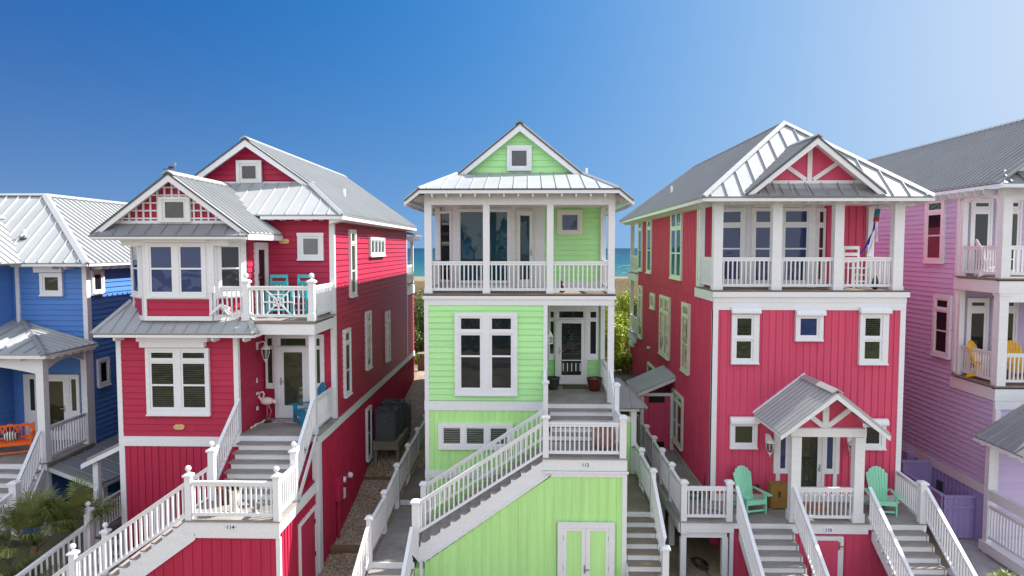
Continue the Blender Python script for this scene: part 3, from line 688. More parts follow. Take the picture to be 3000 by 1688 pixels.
def leaves(mb, c, rad, n, size, seed=1, flat=.6):
    rd = random.Random(seed)
    for _ in range(n):
        d = Vector((rd.gauss(0, 1), rd.gauss(0, 1), rd.gauss(0, 1))).normalized() * (rd.random() ** .45)
        p = Vector(c) + Vector((d.x * rad[0], d.y * rad[1], d.z * rad[2])); a = Vector((rd.gauss(0, 1), rd.gauss(0, 1), rd.gauss(0, flat))).normalized()
        b = a.cross(Vector((rd.gauss(0, 1), rd.gauss(0, 1), rd.gauss(0, 1)))).normalized(); s = size * rd.uniform(.6, 1.3)
        mb.add([p - a * s, p + b * s * .45, p + a * s, p - b * s * .45], [(0, 1, 2, 3)])
m_ = MB(); leaves(m_, (0, 0, .62), (.27, .27, .09), 420, .035, 3); m_.build('foliage', POTL, pl, local=True, recalc=False)
m_ = boxpart(None, 'doormat', MATB, 1.12, 1.93, 21.95, 22.4, -4.555, -4.535); tag(m_, 'small dark brown doormat lying before the front door of the green house', 'doormat')
# birdcage lantern hanging in the porch
bl = thing('hanging_lantern', 'white birdhouse shaped lantern hanging at the left of the green house porch', 'lantern', (.66, 21.0, -2.95))
m_ = MB(); m_.box(-.08, .08, -.08, .08, 0, .02)
for a in (-.07, .07):
    for c_ in (-.07, .07): m_.box(a - .008, a + .008, c_ - .008, c_ + .008, .02, .22)
for k in (-.035, 0, .035):
    for s_ in (-.07, .07): m_.box(k - .004, k + .004, s_ - .004, s_ + .004, .02, .22); m_.box(s_ - .004, s_ + .004, k - .004, k + .004, .02, .22)
m_.hexa([(-.09, -.09, .22), (.09, -.09, .22), (.09, .09, .22), (-.09, .09, .22)], [(-.015, -.015, .38), (.015, -.015, .38), (.015, .015, .38), (-.015, .015, .38)])
m_.build('cage', PLWHITE, bl, local=True); MB().tube([(0, 0, .38), (0, 0, .95), (0, 0, 1.38)], .005, 5).build('cord', PLWHITE, bl, local=True)
# cat figurine on the upper porch
ct = thing('cat_figurine', 'dark brown sitting cat figurine behind the upper railing of the green house', 'figurine', (.98, 20.3, -1.33))
m_ = MB(); m_.lathe((0, 0, 0), [(.0, 0), (.075, .02), (.085, .09), (.07, .2), (.045, .27), (.0, .29)], 14).ball((-.03, 0, .31), .052, 12, (1.1, .9, .95))
for s_ in (-.025, .025): m_.hexa([(-.045, s_ - .014, .345), (-.015, s_ - .014, .345), (-.015, s_ + .014, .345), (-.045, s_ + .014, .345)], [(-.032, s_ - .002, .39), (-.028, s_ - .002, .39), (-.028, s_ + .002, .39), (-.032, s_ + .002, .39)])
m_.tube([(.06, 0, .03), (.1, .03, .08), (.1, .05, .15)], [.02, .018, .01], 8); m_.build('cat_body', CATM, ct, local=True)
# ================================================================= crimson clapboard house (114)
H = thing('beach_house', 'crimson clapboard beach house with a white lattice gable and turquoise balcony chairs, number 114', 'house', (-8.6, 18.4, -9))
YF, YB2, XL, XR = 18.35, 20.2, -11.3, -5.82; XM = -7.97
boxpart(H, 'house_body', CRIM, XL + .02, XM - .02, YF + .02, 32.3, -9.3, -2.1)
boxpart(H, 'house_body', CRIM, XL + .02, -7.9, YB2 + .02, 32.3, -9.3, .3)
boxpart(H, 'house_body', CRIM, -7.89, -7.3, YB2 + .02, 32.3, -9.3, .3)
boxpart(H, 'house_body', CRIM, -7.29, XR - .02, YB2 + .02, 32.3, -9.3, .9)
boxpart(H, 'porch_base', CRIM_B, XM, XR - .02, YF + .03, YB2 + .02, -9.3, -5.2)
f1 = FF(YF); zf = -5.12
lap(f1, rect(-11.2, XM - .1, zf - .1, -2.25), 'wall', CRIM, H)
batten(f1, rect(-11.2, XM + .6, -9.3, -5.46), 'wall', CRIM_B, H, sp=.197)
boxpart(H, 'band_board', WHITE, XL - .03, XM + .02, YF - .035, YF + .02, -5.46, -5.19)
boxpart(H, 'band_board', WHITE, XR - .02, XR + .035, YF - .02, 32.3, -5.42, -5.19)
boxpart(H, 'corner_board', WHITE, XL - .03, XL + .1, YF - .03, YF + .1, -5.189, -2.25)
boxpart(H, 'corner_board', WHITE, XL - .03, XL + .12, YF - .03, YF + .1, -9.3, -5.461)
boxpart(H, 'corner_board', WHITE, XM - .11, XM + .02, YF - .03, YF + .1, -5.189, -2.3)
# porch
decking(H, XM + .02, XR + .08, YF - .04, YB2, zf)
boxpart(H, 'porch_fascia', WHITE, XM + .02, XR + .02, YF - .02, YF + .03, zf - .2, zf - .036)
boxpart(H, 'corner_board', WHITE, XR - .14, XR + .03, YF - .022, YF + .2, -9.3, -5.42)
cl = boxpart(H, 'column', WHITE, XR - .19, XR - .03, YF + .02, YF + .18, zf, -2.32); boxpart(cl, 'column_base', WHITE, XR - .215, XR - .01, YF, YF + .2, zf + .002, zf + .22)
railing(H, (XR - .1, YF + .2, zf), (XR - .1, YB2 - .04, zf), h=.95)
boxpart(H, 'corner_board', WHITE, XR - .115, XR + .03, YB2 - .03, YB2 + .12, -5.19, .9)
fs = FE(XM + .002); lap(fs, rect(YF + .1, YB2, zf, -2.3), 'wall', CRIM, H, e=.16)
fb = FF(YB2); lap(fb, rect(XM, XR - .1, zf, -2.3), 'wall', CRIM, H)
boxpart(H, 'porch_ceiling', WHITE, XM + .03, XR - .05, YF + .1, YB2 - .02, -2.34, -2.28)
door(H, fb, (-7.9, -6.14, -4.22, -2.58), [(-7.88, -7.66, -4.12, -2.98), (-7.88, -7.66, -2.95, -2.66), (-7.5, -6.62, -2.95, -2.66), (-6.45, -6.21, -4.12, -2.98), (-6.45, -6.21, -2.95, -2.66)],
     [(-7.84, -7.7, -4.05, -3.03), (-7.84, -7.7, -2.92, -2.7), (-7.44, -6.68, -2.92, -2.7), (-6.4, -6.26, -4.05, -3.03), (-6.4, -6.26, -2.92, -2.7)], name='sidelight_frame', glass=GLASSG)
d = door(H, FF(YB2 - .045), (-7.62, -6.56, -5.1, -2.95), [(-7.5, -6.68, -5.0, -2.99)], [(-7.34, -6.78, -4.72, -3.11)], lever=(-7.43, -4.0, 1), glass=GLASSG, name='front_door')
boxpart(d, 'keypad', BLACK, -7.6, -7.55, YB2 - .12, YB2 - .095, -3.98, -3.85)
lantern(H, FE(XM + .03), 19.6, -2.85, 1.25)
boxpart(H, 'doorbell', PLWHITE, XM + .03, XM + .05, 19.5, 19.56, -3.92, -3.78); boxpart(H, 'wall_plate', PLWHITE, XM + .03, XM + .05, 19.48, 19.62, -4.28, -4.2); boxpart(H, 'power_outlet', PLWHITE, XM + .03, XM + .06, 19.46, 19.56, -4.72, -4.62)
# lower front window with the rolling shutter box
window(H, f1, (-10.49, -8.74, -4.57, -2.72), [((-10.39, -9.68, -3.06, -2.8),), ((-10.39, -9.68, -4.42, -3.1), [-3.75]), ((-9.52, -8.81, -3.06, -2.8),), ((-9.52, -8.81, -4.42, -3.1), [-3.75])], blind='louvre', glass=GLASSG, sash=.055)
boxpart(H, 'shutter_box', WHITE2, -10.6, -8.82, YF - .17, YF, -2.7, -2.54); boxpart(H, 'shutter_head', WHITE2, -10.66, -8.7, YF - .21, YF, -2.535, -2.38)
bulkhead(H, f1, -9.63, -4.92)
# stairs down to the landing, landing, and the flight down to the left
zl = zf - 7 * .178; YL = YF - .04 - 6 * .25
stairs(H, ((XM + XR) / 2 - .05, YF - .04, zf), (0, -1), 1.92, 6, .178, .25, stringer=False)
boxpart(H, 'riser_board', WHITE, XM + .02, XR - .05, YL - .02, YL + .0, zl + .0, zl + .14)
boxpart(H, 'stair_carcass', CRIM_B, XM + .04, XR - .1, YL + .02, YF, -9.3, zl)
tri = MB(); tri.prism([(XM + .08, YL + .05, zl), (XM + .08, YF, zl), (XM + .08, YF, zf - .3)], (1.8, 0, 0)); tri.build('stair_carcass', CRIM_B, H)
YLf = 15.42
decking(H, -8.12, XR + .03, YLf, YL + .02, zl)
boxpart(H, 'landing_fascia', WHITE, -8.08, XR + .0, YLf + .03, YLf + .07, zl - .32, zl - .036)
boxpart(H, 'landing_fascia', WHITE, XR - .04, XR + .0, YLf + .071, YF - .03, zl - .32, zl - .036)
boxpart(H, 'landing_body', CRIM_B, -8.0, XR - .06, YLf + .1, YF, -9.3, zl - .04)
plaque(H, '·114·', -6.97, YLf + .03, zl - .15)
newel(H, -7.97, YLf + .09, zl, 1.06, .14, True); newel(H, XR - .07, YLf + .09, zl, 1.06, .14, True)
railing(H, (-7.9, YLf + .09, zl), (XR - .14, YLf + .09, zl)); railing(H, (XR - .07, YLf + .16, zl), (XR - .07, YL - .1, zl))
newel(H, XR - .09, YL - .05, zl, 1.28, .15, True); newel(H, -8.0, YL - .05, zl, 1.28, .15, True)
railing(H, (XR - .09, YL, zl + .16), (XR - .1, YF + .0, zf + .08)); railing(H, (-8.0, YL, zl + .16), (XM + .0, YF + .0, zf + .08))
s = MB(); s.beam((XR - .02, YL + .05, zl + .02), (XR - .02, YF, zf - .08), .03, .2); s.build('stringer', WHITE, H)
n, rs, rn = 14, .195, .262
stairs(H, (-8.12, (YLf + YL) / 2 + .04, zl), (-1, 0), YL - YLf - .2, n, rs, rn)
xa = -8.12 - rn * 10; za = zl - rs * 10
for yy in (YLf + .09, YL - .05):
    newel(H, xa - .05, yy, za - .25, 1.36, .14, True)
    railing(H, (-8.05, yy, zl - .02), (xa + .02, yy, za + .07)); railing(H, (xa - .12, yy, za - .03), (xa - 1.15, yy, za - .80))
k = rs / rn
s = MB(); s.prism([(-8.1, YLf + .06, zl - .08), (xa - 1.1, YLf + .06, za - 1.1), (xa - 1.1, YLf + .06, za - 1.42), (-7.85, YLf + .06, zl - .44), (-7.85, YLf + .06, zl - .34)], (0, .03, 0)); s.build('stringer_trim', WHITE, H)
s = MB().beam((-7.83, YLf + .05, zl - .42), (xa - 1.1, YLf + .05, za - 1.40), .03, .10); s.build('frame_board', WHITE, H)
s = MB().beam((-7.82, YLf + .048, zl - .37), (XR + .0, YLf + .048, zl - .37), .03, .1); s.build('frame_board', WHITE, H)
boxpart(H, 'corner_board', WHITE, XR - .1, XR - .0, YLf + .05, YLf + .15, -9.3, zl - .42)
batten(FF(YLf + .095), [(-10.9, -9.3), (XR - .1, -9.3), (XR - .1, zl - .4), (-7.9, zl - .4), (-10.9, zl - .4 - 3.0 * k)], 'wall', CRIM_B, H, sp=.232)
batten(FE(XR - .055), rect(YLf + .15, YF - .02, -9.3, zl - .33), 'wall', CRIM_B, H, sp=.2)
w_ = boxpart(H, 'side_door', CRIM_B, XR - .05, XR - .02, 16.95, 18.1, -9.3, -7.12)
boxpart(w_, 'door_frame', WHITE, XR - .05, XR - .0, 16.85, 16.94, -9.3, -7.02); boxpart(w_, 'door_frame', WHITE, XR - .05, XR - .0, 18.11, 18.2, -9.3, -7.02); boxpart(w_, 'door_frame', WHITE, XR - .05, XR - .0, 16.941, 18.109, -7.12, -7.02)
for hz in (-7.5, -8.4): boxpart(w_, 'hinge', BLACK, XR - .02, XR + .005, 18.06, 18.1, hz, hz + .12)
# small skirt roof between the storeys
ze, zt = -2.26, -1.5; Ye = 17.8; Yt = 18.85
rr = rfpoly([(-11.65, Ye, ze), (-7.27, Ye, ze), (-8.0, Yt, zt), (-11.2, Yt, zt)], H, sp=.33, rw=.02, rh=.028, mat=ROOF)
rfpoly([(-7.27, Ye, ze), (-7.27, YF + .3, ze), (-8.0, Yt, zt)], H, sp=.33, rw=.02, rh=.028)
rfpoly([(-11.65, Ye, ze), (-11.2, Yt, zt), (-11.65, Yt + .4, ze)], H, sp=.33, rw=.02, rh=.028)
capline(rr, [(-7.27, Ye, ze + .01), (-8.0, Yt, zt + .02)], .16); capline(rr, [(-11.65, Ye, ze + .01), (-11.2, Yt, zt + .02)], .16)
edgeboard(H, (-11.62, Ye + .03, ze - .05), (-7.3, Ye + .03, ze - .05), .07); edgeboard(H, (-7.3, Ye + .04, ze - .05), (-7.3, YF, ze - .05), .07)
boxpart(H, 'soffit', WHITE, -11.6, -7.3, Ye + .06, YF - .02, ze - .1, ze - .07)
tails(H, [(x, YF - .03, ze - .1) for x in (-11.1, -8.45, -7.6)], (0, -1, 0), .45, .12, .045)
# angled bay on the upper storey
bp = [(-11.0, 18.75), (-10.35, 18.1), (-8.5, 18.1), (-7.86, 18.74)]; z0, z1 = -1.95, .42
m_ = MB(); m_.prism([(x, y, z0) for x, y in bp + [(-7.86, 20.3), (-11.0, 20.3)]], (0, 0, z1 - z0)); m_.build('bay_wall', WHITE, H)
for i, (a, b) in enumerate(zip(bp[:-1], bp[1:])):
    f, L = FA(a, b)
    f.o += f.N * .014; lap(f, rect(.07, L - .07, -1.83, -1.37), 'bay_apron', CRIM, H)
    fr_ = MB(); panel(fr_, f, (0, L, -1.95, z1), [(.07, L - .07, -1.83, -1.37), (.12, L - .12, -1.3, .14)], 0, .045); fr_.build('bay_trim', WHITE, H, recalc=False); f.o += f.N * .012
    if i == 1: window(H, f, (.12, L - .12, -1.3, .14), [((.2, .85, -1.22, .08), [-.55]), ((1.0, L - .2, -1.22, .08), [-.55])], sash=.05, glass=GLASSB, sill=True)
    else: window(H, f, (.12, L - .12, -1.3, .14), [((.17, L - .17, -1.22, .08), [-.55])], sash=.05, glass=GLASSB if i == 0 else GLASS)
    if i: bx = MB(); fbox(bx, f, .08, L - .06, .15, .34, .04, .2); bx.build('shutter_box', WHITE2, H)
boxpart(H, 'bay_post', WHITE, -8.62, -8.42, 18.02, 18.2, -1.2, .36)
# side wall of the bay with the balcony door
fs = FE(-7.84); lap(fs, rect(18.8, YB2, -1.97, .3), 'wall', CRIM, H, e=.16)
door(H, FE(-7.85), (19.28, 20.19, -1.95, .16), [(19.38, 20.08, -1.93, .08)], [(19.5, 19.96, -1.7, -.05)], lever=(19.45, -.85, 1), glass=GLASS, name='balcony_door')
lap(fb, rect(-7.86, XR - .1, -1.97, .92), 'wall', CRIM, H)
boxpart(H, 'frieze_board', WHITE, -7.85, XR - .1, YB2 - .035, YB2 - .01, .87, .97)
window(H, fb, (-6.87, -6.1, -.34, .42), [((-6.76, -6.2, -.25, .34),)], sash=.06, blind='curtain'); boxpart(H, 'shutter_track', WHITE2, -6.88, -6.09, YB2 - .11, YB2 - .02, .36, .45)
bulkhead(H, fb, -7.28, .2)
# balcony
zb = -1.96; YBf = 18.2
decking(H, -7.9, XR + .06, YBf - .03, YB2, zb, m=DECK)
boxpart(H, 'deck_edge', DECKD, -7.85, XR + .05, YBf - .02, YBf + .02, zb - .09, zb - .036)
boxpart(H, 'balcony_fascia', WHITE, -7.95, XR + .03, YBf, YBf + .12, zb - .38, zb - .092); boxpart(H, 'balcony_fascia', WHITE, XR - .1, XR + .03, YBf + .121, YB2 - .03, zb - .38, zb - .092)
newel(H, -7.66, YBf + .07, zb, 1.06, .16, True, skirt=True); newel(H, XR - .05, YBf + .07, zb, 1.06, .16, True, skirt=True)
railing(H, (-8.45, YBf - .05, zb), (-7.74, YBf + .06, zb), h=.93); railing(H, (XR - .05, YBf + .15, zb), (XR - .05, YB2 - .03, zb), h=.93)
# front balcony rail with the sunburst panel
rl = MB(); y = YBf + .07; xa_, xb_ = -7.58, XR - .13; zt_ = zb + .93
rl.box(xa_, xb_, y - .045, y + .045, zt_ - .045, zt_); rl.box(xa_, xb_, y - .022, y + .022, zt_ - .11, zt_ - .046); rl.box(xa_, xb_, y - .025, y + .025, zb + .09, zb + .165)
cx = (xa_ + xb_) / 2 - .02; cz = zb + .5; hw = .42
for i in range(int((xb_ - xa_) / .127)):
    x = xa_ + .08 + i * .127
    if abs(x - cx) > hw + .03: rl.box(x - .018, x + .018, y - .018, y + .018, zb + .16, zt_ - .1)
for a in range(8):
    t = a * math.pi / 4 + .001; s_ = min(hw / max(abs(math.cos(t)), 1e-3), .33 / max(abs(math.sin(t)), 1e-3))
    rl.bar((cx + .03 * math.cos(t), y, cz + .03 * math.sin(t)), (cx + s_ * math.cos(t), y, cz + s_ * math.sin(t)), .034, .034, (0, 1, 0))
for q in (.13, .25):
    for sx in (-1, 1): rl.bar((cx + sx * q, y + .001, cz - q * .8), (cx + sx * q, y + .001, cz + q * .8), .028, .03, (0, 1, 0)); rl.bar((cx - q, y + .002, cz + sx * q * .8), (cx + q, y + .002, cz + sx * q * .8), .028, .03, (0, 1, 0))
for sx in (-1, 1): rl.box(cx + sx * hw - .018, cx + sx * hw + .018, y - .018, y + .018, zb + .16, zt_ - .1)
rl.build('railing', WHITE, H)
rfpoly([(-8.25, 17.98, -1.55), (-7.98, 17.9, -1.78), (-8.25, 18.7, -1.52)], H, 'cricket_roof', rib=False); 
m_ = MB().beam((-8.55, 18.0, -1.78), (-8.25, 18.0, -1.53), .03, .09); m_.beam((-8.25, 18.0, -1.53), (-7.9, 18.0, -1.8), .03, .09); m_.build('cricket_board', WHITE, H)
# lattice gable roof over the bay
xr, zr, sl = -9.43, 1.97, .745; zp = lambda x: zr - sl * abs(x - xr); YG = 17.72; xe0, xe1 = -11.54, -7.32
q1 = rfpoly([(xr, YG, zr), (xr, 22.0, zr), (xe0, 22.0, zp(xe0)), (xe0, YG, zp(xe0))], H, sp=.3)
q2 = rfpoly([(xr, YG, zr), (xe1, YG, zp(xe1)), (xe1, 20.5, zp(xe1)), (-8.2, 22.0, zp(-8.2)), (xr, 22.0, zr)], H, sp=.3)
capline(q1, [(xr, YG - .03, zr + .01), (xr, 22.0, zr + .01)], .3)
for sx in (-1, 1):
    xf = xe0 if sx < 0 else xe1
    e = MB(); e.prism([(xr, YG + .01, zr - .05), (xf, YG + .01, zp(xf) - .05), (xf - sx * .2, YG + .01, zp(xf) - .05), (xr, YG + .01, zr - .23)], (0, .04, 0)); e.build('rake_board', WHITE, H)
    e = MB(); e.prism([(xr, YG - .015, zr), (xf, YG - .015, zp(xf)), (xf, YG - .015, zp(xf) - .05), (xr, YG - .015, zr - .05)], (0, .025, 0)); e.build('drip_edge', DGREY, H)
    e = MB(); e.prism([(xr, YG + .06, zr - .055), (xf, YG + .06, zp(xf) - .055), (xf, YG + .06, zp(xf) - .1), (xr, YG + .06, zr - .1)], (0, .36, 0)); e.build('rake_soffit', WHITE, H)
zg = .70; Yg = 18.08
m_ = MB().add([(xr - 1.55, Yg, zg), (xr + 1.55, Yg, zg), (xr, Yg, 1.85)], [(0, 1, 2)]); m_.build('gable_wall', CRIM, H, recalc=False)
lt = MB(); tri_ = lambda x: 1.86 - sl * abs(x - xr)
for i in range(-9, 10):
    x = xr + .02 + i * .195 + .0975
    if tri_(x) - zg > .04:
        segs = [(zg, tri_(x))] if not (-9.86 < x < -8.98) else [(1.35, tri_(x))]
        for a, b in segs:
            if b > a + .02: lt.box(x - .022, x + .022, Yg - .045, Yg - .012, a, b)
z = zg + .09
for i in range(6):
    hw_ = (1.86 - z) / sl
    if hw_ > .05:
        segs = [(xr - hw_, xr + hw_)] if z > 1.36 else [(xr - hw_, -9.84), (-9.0, xr + hw_)]
        for a, b in segs:
            if b > a + .02: lt.box(a, b, Yg - .047, Yg - .010, z - .02, z + .02)
    z += .205
lt.build('lattice', WHITE, H)
boxpart(H, 'gable_base_board', WHITE, xe0 + .45, xe1 - .45, Yg - .06, Yg + .0, zg - .05, zg + .03)
window(H, FF(Yg - .03), (-9.84, -8.99, .69, 1.36), [((-9.74, -9.1, .73, 1.29),)], sash=.07, glass=SCREEN, sashm=AGED_BOUNCE, sill=False)
rfpoly([(xe0 + .02, 17.6, .33), (xe1 - .02, 17.6, .33), (xe1 - .5, 18.09, .68), (xe0 + .5, 18.09, .68)], H, sp=.42, rw=.022, rh=.03, mat=ROOFD)  # shade under the gable overhang put into the darker metal
edgeboard(H, (xe0 + .03, 17.63, .29), (xe1 - .03, 17.63, .29), .05)
boxpart(H, 'soffit', WHITE, xe0 + .05, xe1 - .05, 17.66, 20.4, .22, .27)
boxpart(H, 'frieze_board', WHITE, -10.9, -8.0, 18.0, 18.06, .06, .22)
edgeboard(H, (xe1 - .02, 17.7, .36), (xe1 - .02, 20.2, .36), .14)
# main roof
xr, zr, sl = -8.87, 3.43, .709; zp = lambda x: zr - sl * abs(x - xr); YG, YE, YB = 21.3, 19.68, 32.8; xe1 = -5.4; xe0 = -12.3; xf = -6.83
a1_ = rfpoly([(xr, YG, zr), (xf, YG, zp(xf)), (xe1, YE, zp(xe1)), (xe1, YB, zp(xe1)), (xr, YB, zr)], H, sp=.21)
a2_ = rfpoly([(xr, YG, zr), (xr, YB, zr), (xe0, YB, zp(xe0)), (xe0, YG, zp(xe0))], H, sp=.3)
a3_ = rfpoly([(-10.9, YE, zp(xe1)), (xe1 + .0, YE, zp(xe1)), (xf, YG + .12, zp(xf) + .05), (-10.9, YG + .12, zp(xf) + .05)], H, sp=.405, rw=.022, rh=.032)
capline(a1_, [(xr, YG - .03, zr + .01), (xr, YB, zr + .01)], .3); capline(a3_, [(xe1, YE, zp(xe1) + .01), (xf, YG, zp(xf) + .02)], .18)
lap(FF(21.75), [(-11.0, 2.0), (-6.9, 2.0), (-6.9, 2.02), (xr, 3.32), (-11.0, 1.97)], 'gable_wall', CRIM, H)
boxpart(H, 'gable_base_board', WHITE, -11.0, -6.85, 21.68, 21.72, 2.0, 2.11)
for sx in (-1, 1):
    xq = xf if sx > 0 else xe0
    e = MB(); e.prism([(xr, YG + .01, zr - .05), (xq, YG + .01, zp(xq) - .05), (xq - sx * .22, YG + .01, zp(xq) - .05), (xr, YG + .01, zr - .26)], (0, .04, 0)); e.build('rake_board', WHITE, H)
    e = MB(); e.prism([(xr, YG - .015, zr), (xq, YG - .015, zp(xq)), (xq, YG - .015, zp(xq) - .05), (xr, YG - .015, zr - .05)], (0, .025, 0)); e.build('drip_edge', DGREY, H)
    e = MB(); e.prism([(xr, YG + .06, zr - .055), (xq, YG + .06, zp(xq) - .055), (xq, YG + .06, zp(xq) - .1), (xr, YG + .06, zr - .1)], (0, .4, 0)); e.build('rake_soffit', WHITE, H)
window(H, FF(21.7), (-9.3, -8.49, 2.06, 2.78), [((-9.2, -8.6, 2.12, 2.68),)], sash=.08, glass=SCREEN, sashm=AGED_BOUNCE, sill=False)
edgeboard(H, (-7.8, YE + .02, zp(xe1) - .05), (xe1, YE + .02, zp(xe1) - .05), .09); edgeboard(H, (xe1 - .02, YE + .03, zp(xe1) - .05), (xe1 - .02, YB, zp(xe1) - .05), .09)
tails(H, [(x, YB2 - .02, .97) for x in (-7.6, -7.25, -6.8, -6.45, -6.1)], (0, -1, 0), .45, .13, .045)
tails(H, [(XR + .0, 20.5 + i * .41, .95) for i in range(29)], (1, 0, 0), .38, .13, .045)
MB().prism([(XR + .02, YE + .08, .93), (XR + .02, YE + .08, .7), (xe1, YE + .08, .83), (xe1, YE + .08, .93)], (0, .45, 0)).build('eave_return', WHITE, H)
boxpart(H, 'vent_pipe', PLWHITE, -6.6, -6.52, 24.2, 24.28, 1.7, 2.1)
# right side wall
fe = FE(XR); lap(fe, rect(YB2 + .12, 32.3, -5.18, .86), 'wall', CRIM, H); batten(fe, rect(YF + .25, 32.3, -9.3, -5.42), 'wall', CRIM_B, H, sp=.2)
boxpart(H, 'corner_board', WHITE, XR - .02, XR + .03, 32.2, 32.33, -5.18, .8); boxpart(H, 'corner_board', WHITE, XR - .02, XR + .03, YF + .181, YF + .3, -9.3, -5.42)
def tall(y0, y1, zz1, zz0, P=H, fr=None, **k):
    s_ = (zz1 - zz0); return window(P, fr or fe, (y0, y1, zz0, zz1), [((y0 + .09, y1 - .09, zz1 - .42, zz1 - .09),), ((y0 + .09, y1 - .09, zz0 + .09, zz1 - .47), [zz0 + (s_ - .5) * .5])], sash=.05, **k)
tall(21.87, 22.6, .6, -1.58, glass=GLASSG); tall(21.03, 21.75, -2.55, -4.68, glass=GLASSG); tall(23.92, 24.63, -2.26, -4.33, glass=GLASSG); tall(27.27, 27.99, -2.57, -4.6, glass=GLASSG)
window(H, fe, (24.64, 27.1, -.3, .4), [((24.74 + i * .58, 25.26 + i * .58, -.2, .3),) for i in range(4)], sash=.04, glass=GLASSG)
window(H, fe, (23.82, 24.5, -7.6, -5.72), [((23.9, 24.42, -7.52, -5.8), [-6.65])], sash=.05, glass=GLASSG)
# rear porches
boxpart(H, 'house_body', CRIM, XL + .02, XR - .04, 32.3, 34.2, -9.3, -2.2)
lap(fe, rect(32.34, 34.2, -5.18, -2.3), 'wall', CRIM, H); batten(fe, rect(32.3, 34.2, -9.3, -5.42), 'wall', CRIM_B, H, sp=.2); boxpart(H, 'band_board', WHITE, XR - .02, XR + .035, 32.31, 34.25, -5.42, -5.19)
rfpoly([(XR + .4, 32.5, .62), (XR + .4, 34.6, .62), (-8.5, 34.6, 1.3), (-8.5, 32.5, 1.3)], H, sp=.3)
tails(H, [(XR, 32.6 + i * .4, .55) for i in range(5)], (1, 0, 0), .36, .14, .045)
boxpart(H, 'porch_beam', WHITE, XR - .12, XR, 32.4, 34.3, .32, .5); boxpart(H, 'porch_beam', WHITE, XR - .12, XR + .03, 32.34, 34.4, -2.25, -1.85)
boxpart(H, 'column', WHITE, XR - .14, XR, 34.15, 34.3, -1.75, .32)
railing(H, (XR - .08, 32.4, -1.75), (XR - .08, 34.1, -1.75)); decking(H, -9, XR, 32.4, 34.3, -1.75)
# meter box and vents
m_ = boxpart(H, 'meter_box', CRIM_B, XR + .02, XR + .17, 19.95, 20.3, -7.6, -6.9); boxpart(m_, 'conduit', CRIM_B, XR + .05, XR + .11, 20.05, 20.11, -8.8, -7.6)
MB().tube([(XR, 20.75, -7.2), (XR + .12, 20.75, -7.2)], .09, 12).build('wall_vent', PLWHITE, H); MB().tube([(XR, 21.5, -7.3), (XR + .14, 21.5, -7.33)], [.11, .07], 12).build('wall_vent', PLWHITE, H)
boxpart(H, 'junction_box', PLWHITE, XR + .02, XR + .12, 20.6, 20.75, -7.75, -7.45)
# side porch on the left
rfpoly([(XL, 18.6, -5.42), (XL, 21.5, -5.42), (-12.6, 21.5, -6.05), (-12.6, 18.6, -6.05)], H, sp=.35, mat=ROOFD)
edgeboard(H, (XL, 18.58, -5.45), (-12.6, 18.58, -6.08), .13)
c_ = boxpart(H, 'column', WHITE, -12.35, -12.2, 18.7, 18.85, -8.2, -6.05); boxpart(c_, 'column_cap', WHITE, -12.4, -12.15, 18.65, 18.9, -7.35, -7.3)
railing(H, (-12.28, 18.85, -8.2), (-12.28, 21.4, -8.2)); decking(H, -12.4, XL, 18.6, 21.5, -8.2, m=DECKD)
stairs(H, (-11.85, 18.6, -8.2), (0, -1), 1.0, 4, .19, .26)
# ---------------- things on and around the crimson house
def highchair(loc, rz, label, m, grp=None, cushion=None, sc_=1.0):
    r = thing('balcony_chair', label, 'chair', loc, rz, grp)
    for sx in (-1, 1):
        MB().bar((sx * .24, -.24, 0), (sx * .24, -.22, .86), .05, .05).build('leg', m, r, local=True)
        MB().bar((sx * .24, .26, 0), (sx * .24, .3, 1.28), .05, .05).build('leg', m, r, local=True)
        MB().bar((sx * .26, -.28, .88), (sx * .26, .3, .9), .09, .03).build('armrest', m, r, local=True)
    s = MB()
    for k in range(5): s.box(-.25, .25, -.25 + k * .105, -.16 + k * .105, .6, .625)
    s.box(-.22, .22, -.26, -.23, .2, .25); s.box(-.22, .22, -.26, -.23, .4, .44); s.build('seat', m, r, local=True)
    s = MB()
    for k in range(3): s.box(-.24, .24, .27, .3, .78 + k * .2, .88 + k * .2)
    s.build('backrest', m, r, local=True)
    if cushion:
        MB().hexa([(-.2, .1, .63), (.2, .1, .63), (.2, .24, .62), (-.2, .24, .62)], [(-.19, .17, 1.02), (.19, .17, 1.02), (.19, .26, 1.02), (-.19, .26, 1.02)]).build('cushion', cushion, r, local=True)
    r.scale = (sc_, sc_, sc_); return r
m, nt, N, L, b = mat_new('patterned_cushion'); vo = N.new('ShaderNodeTexVoronoi'); vo.inputs['Scale'].default_value = 16; L.new(tcoord(nt), vo.inputs['Vector'])
r_ = ramp(N, L, vo.outputs['Distance'], [(.2, (.75, .75, .72)), (.4, (.03, .05, .05)), (.6, (.02, .3, .33))]); L.new(r_.outputs[0], b.inputs['Base Color']); CUSH = m
c1 = highchair((-7.2, 19.3, zb), .12, 'turquoise high chair nearer the balcony door with a patterned cushion', TEAL, 'turquoise chairs on the balcony', CUSH, .93)
c2 = copy_tree(c1); c2.location = (-6.5, 19.35, zb); c2.rotation_euler.z = -.1; c2['label'] = 'turquoise high chair nearer the corner post of the balcony'
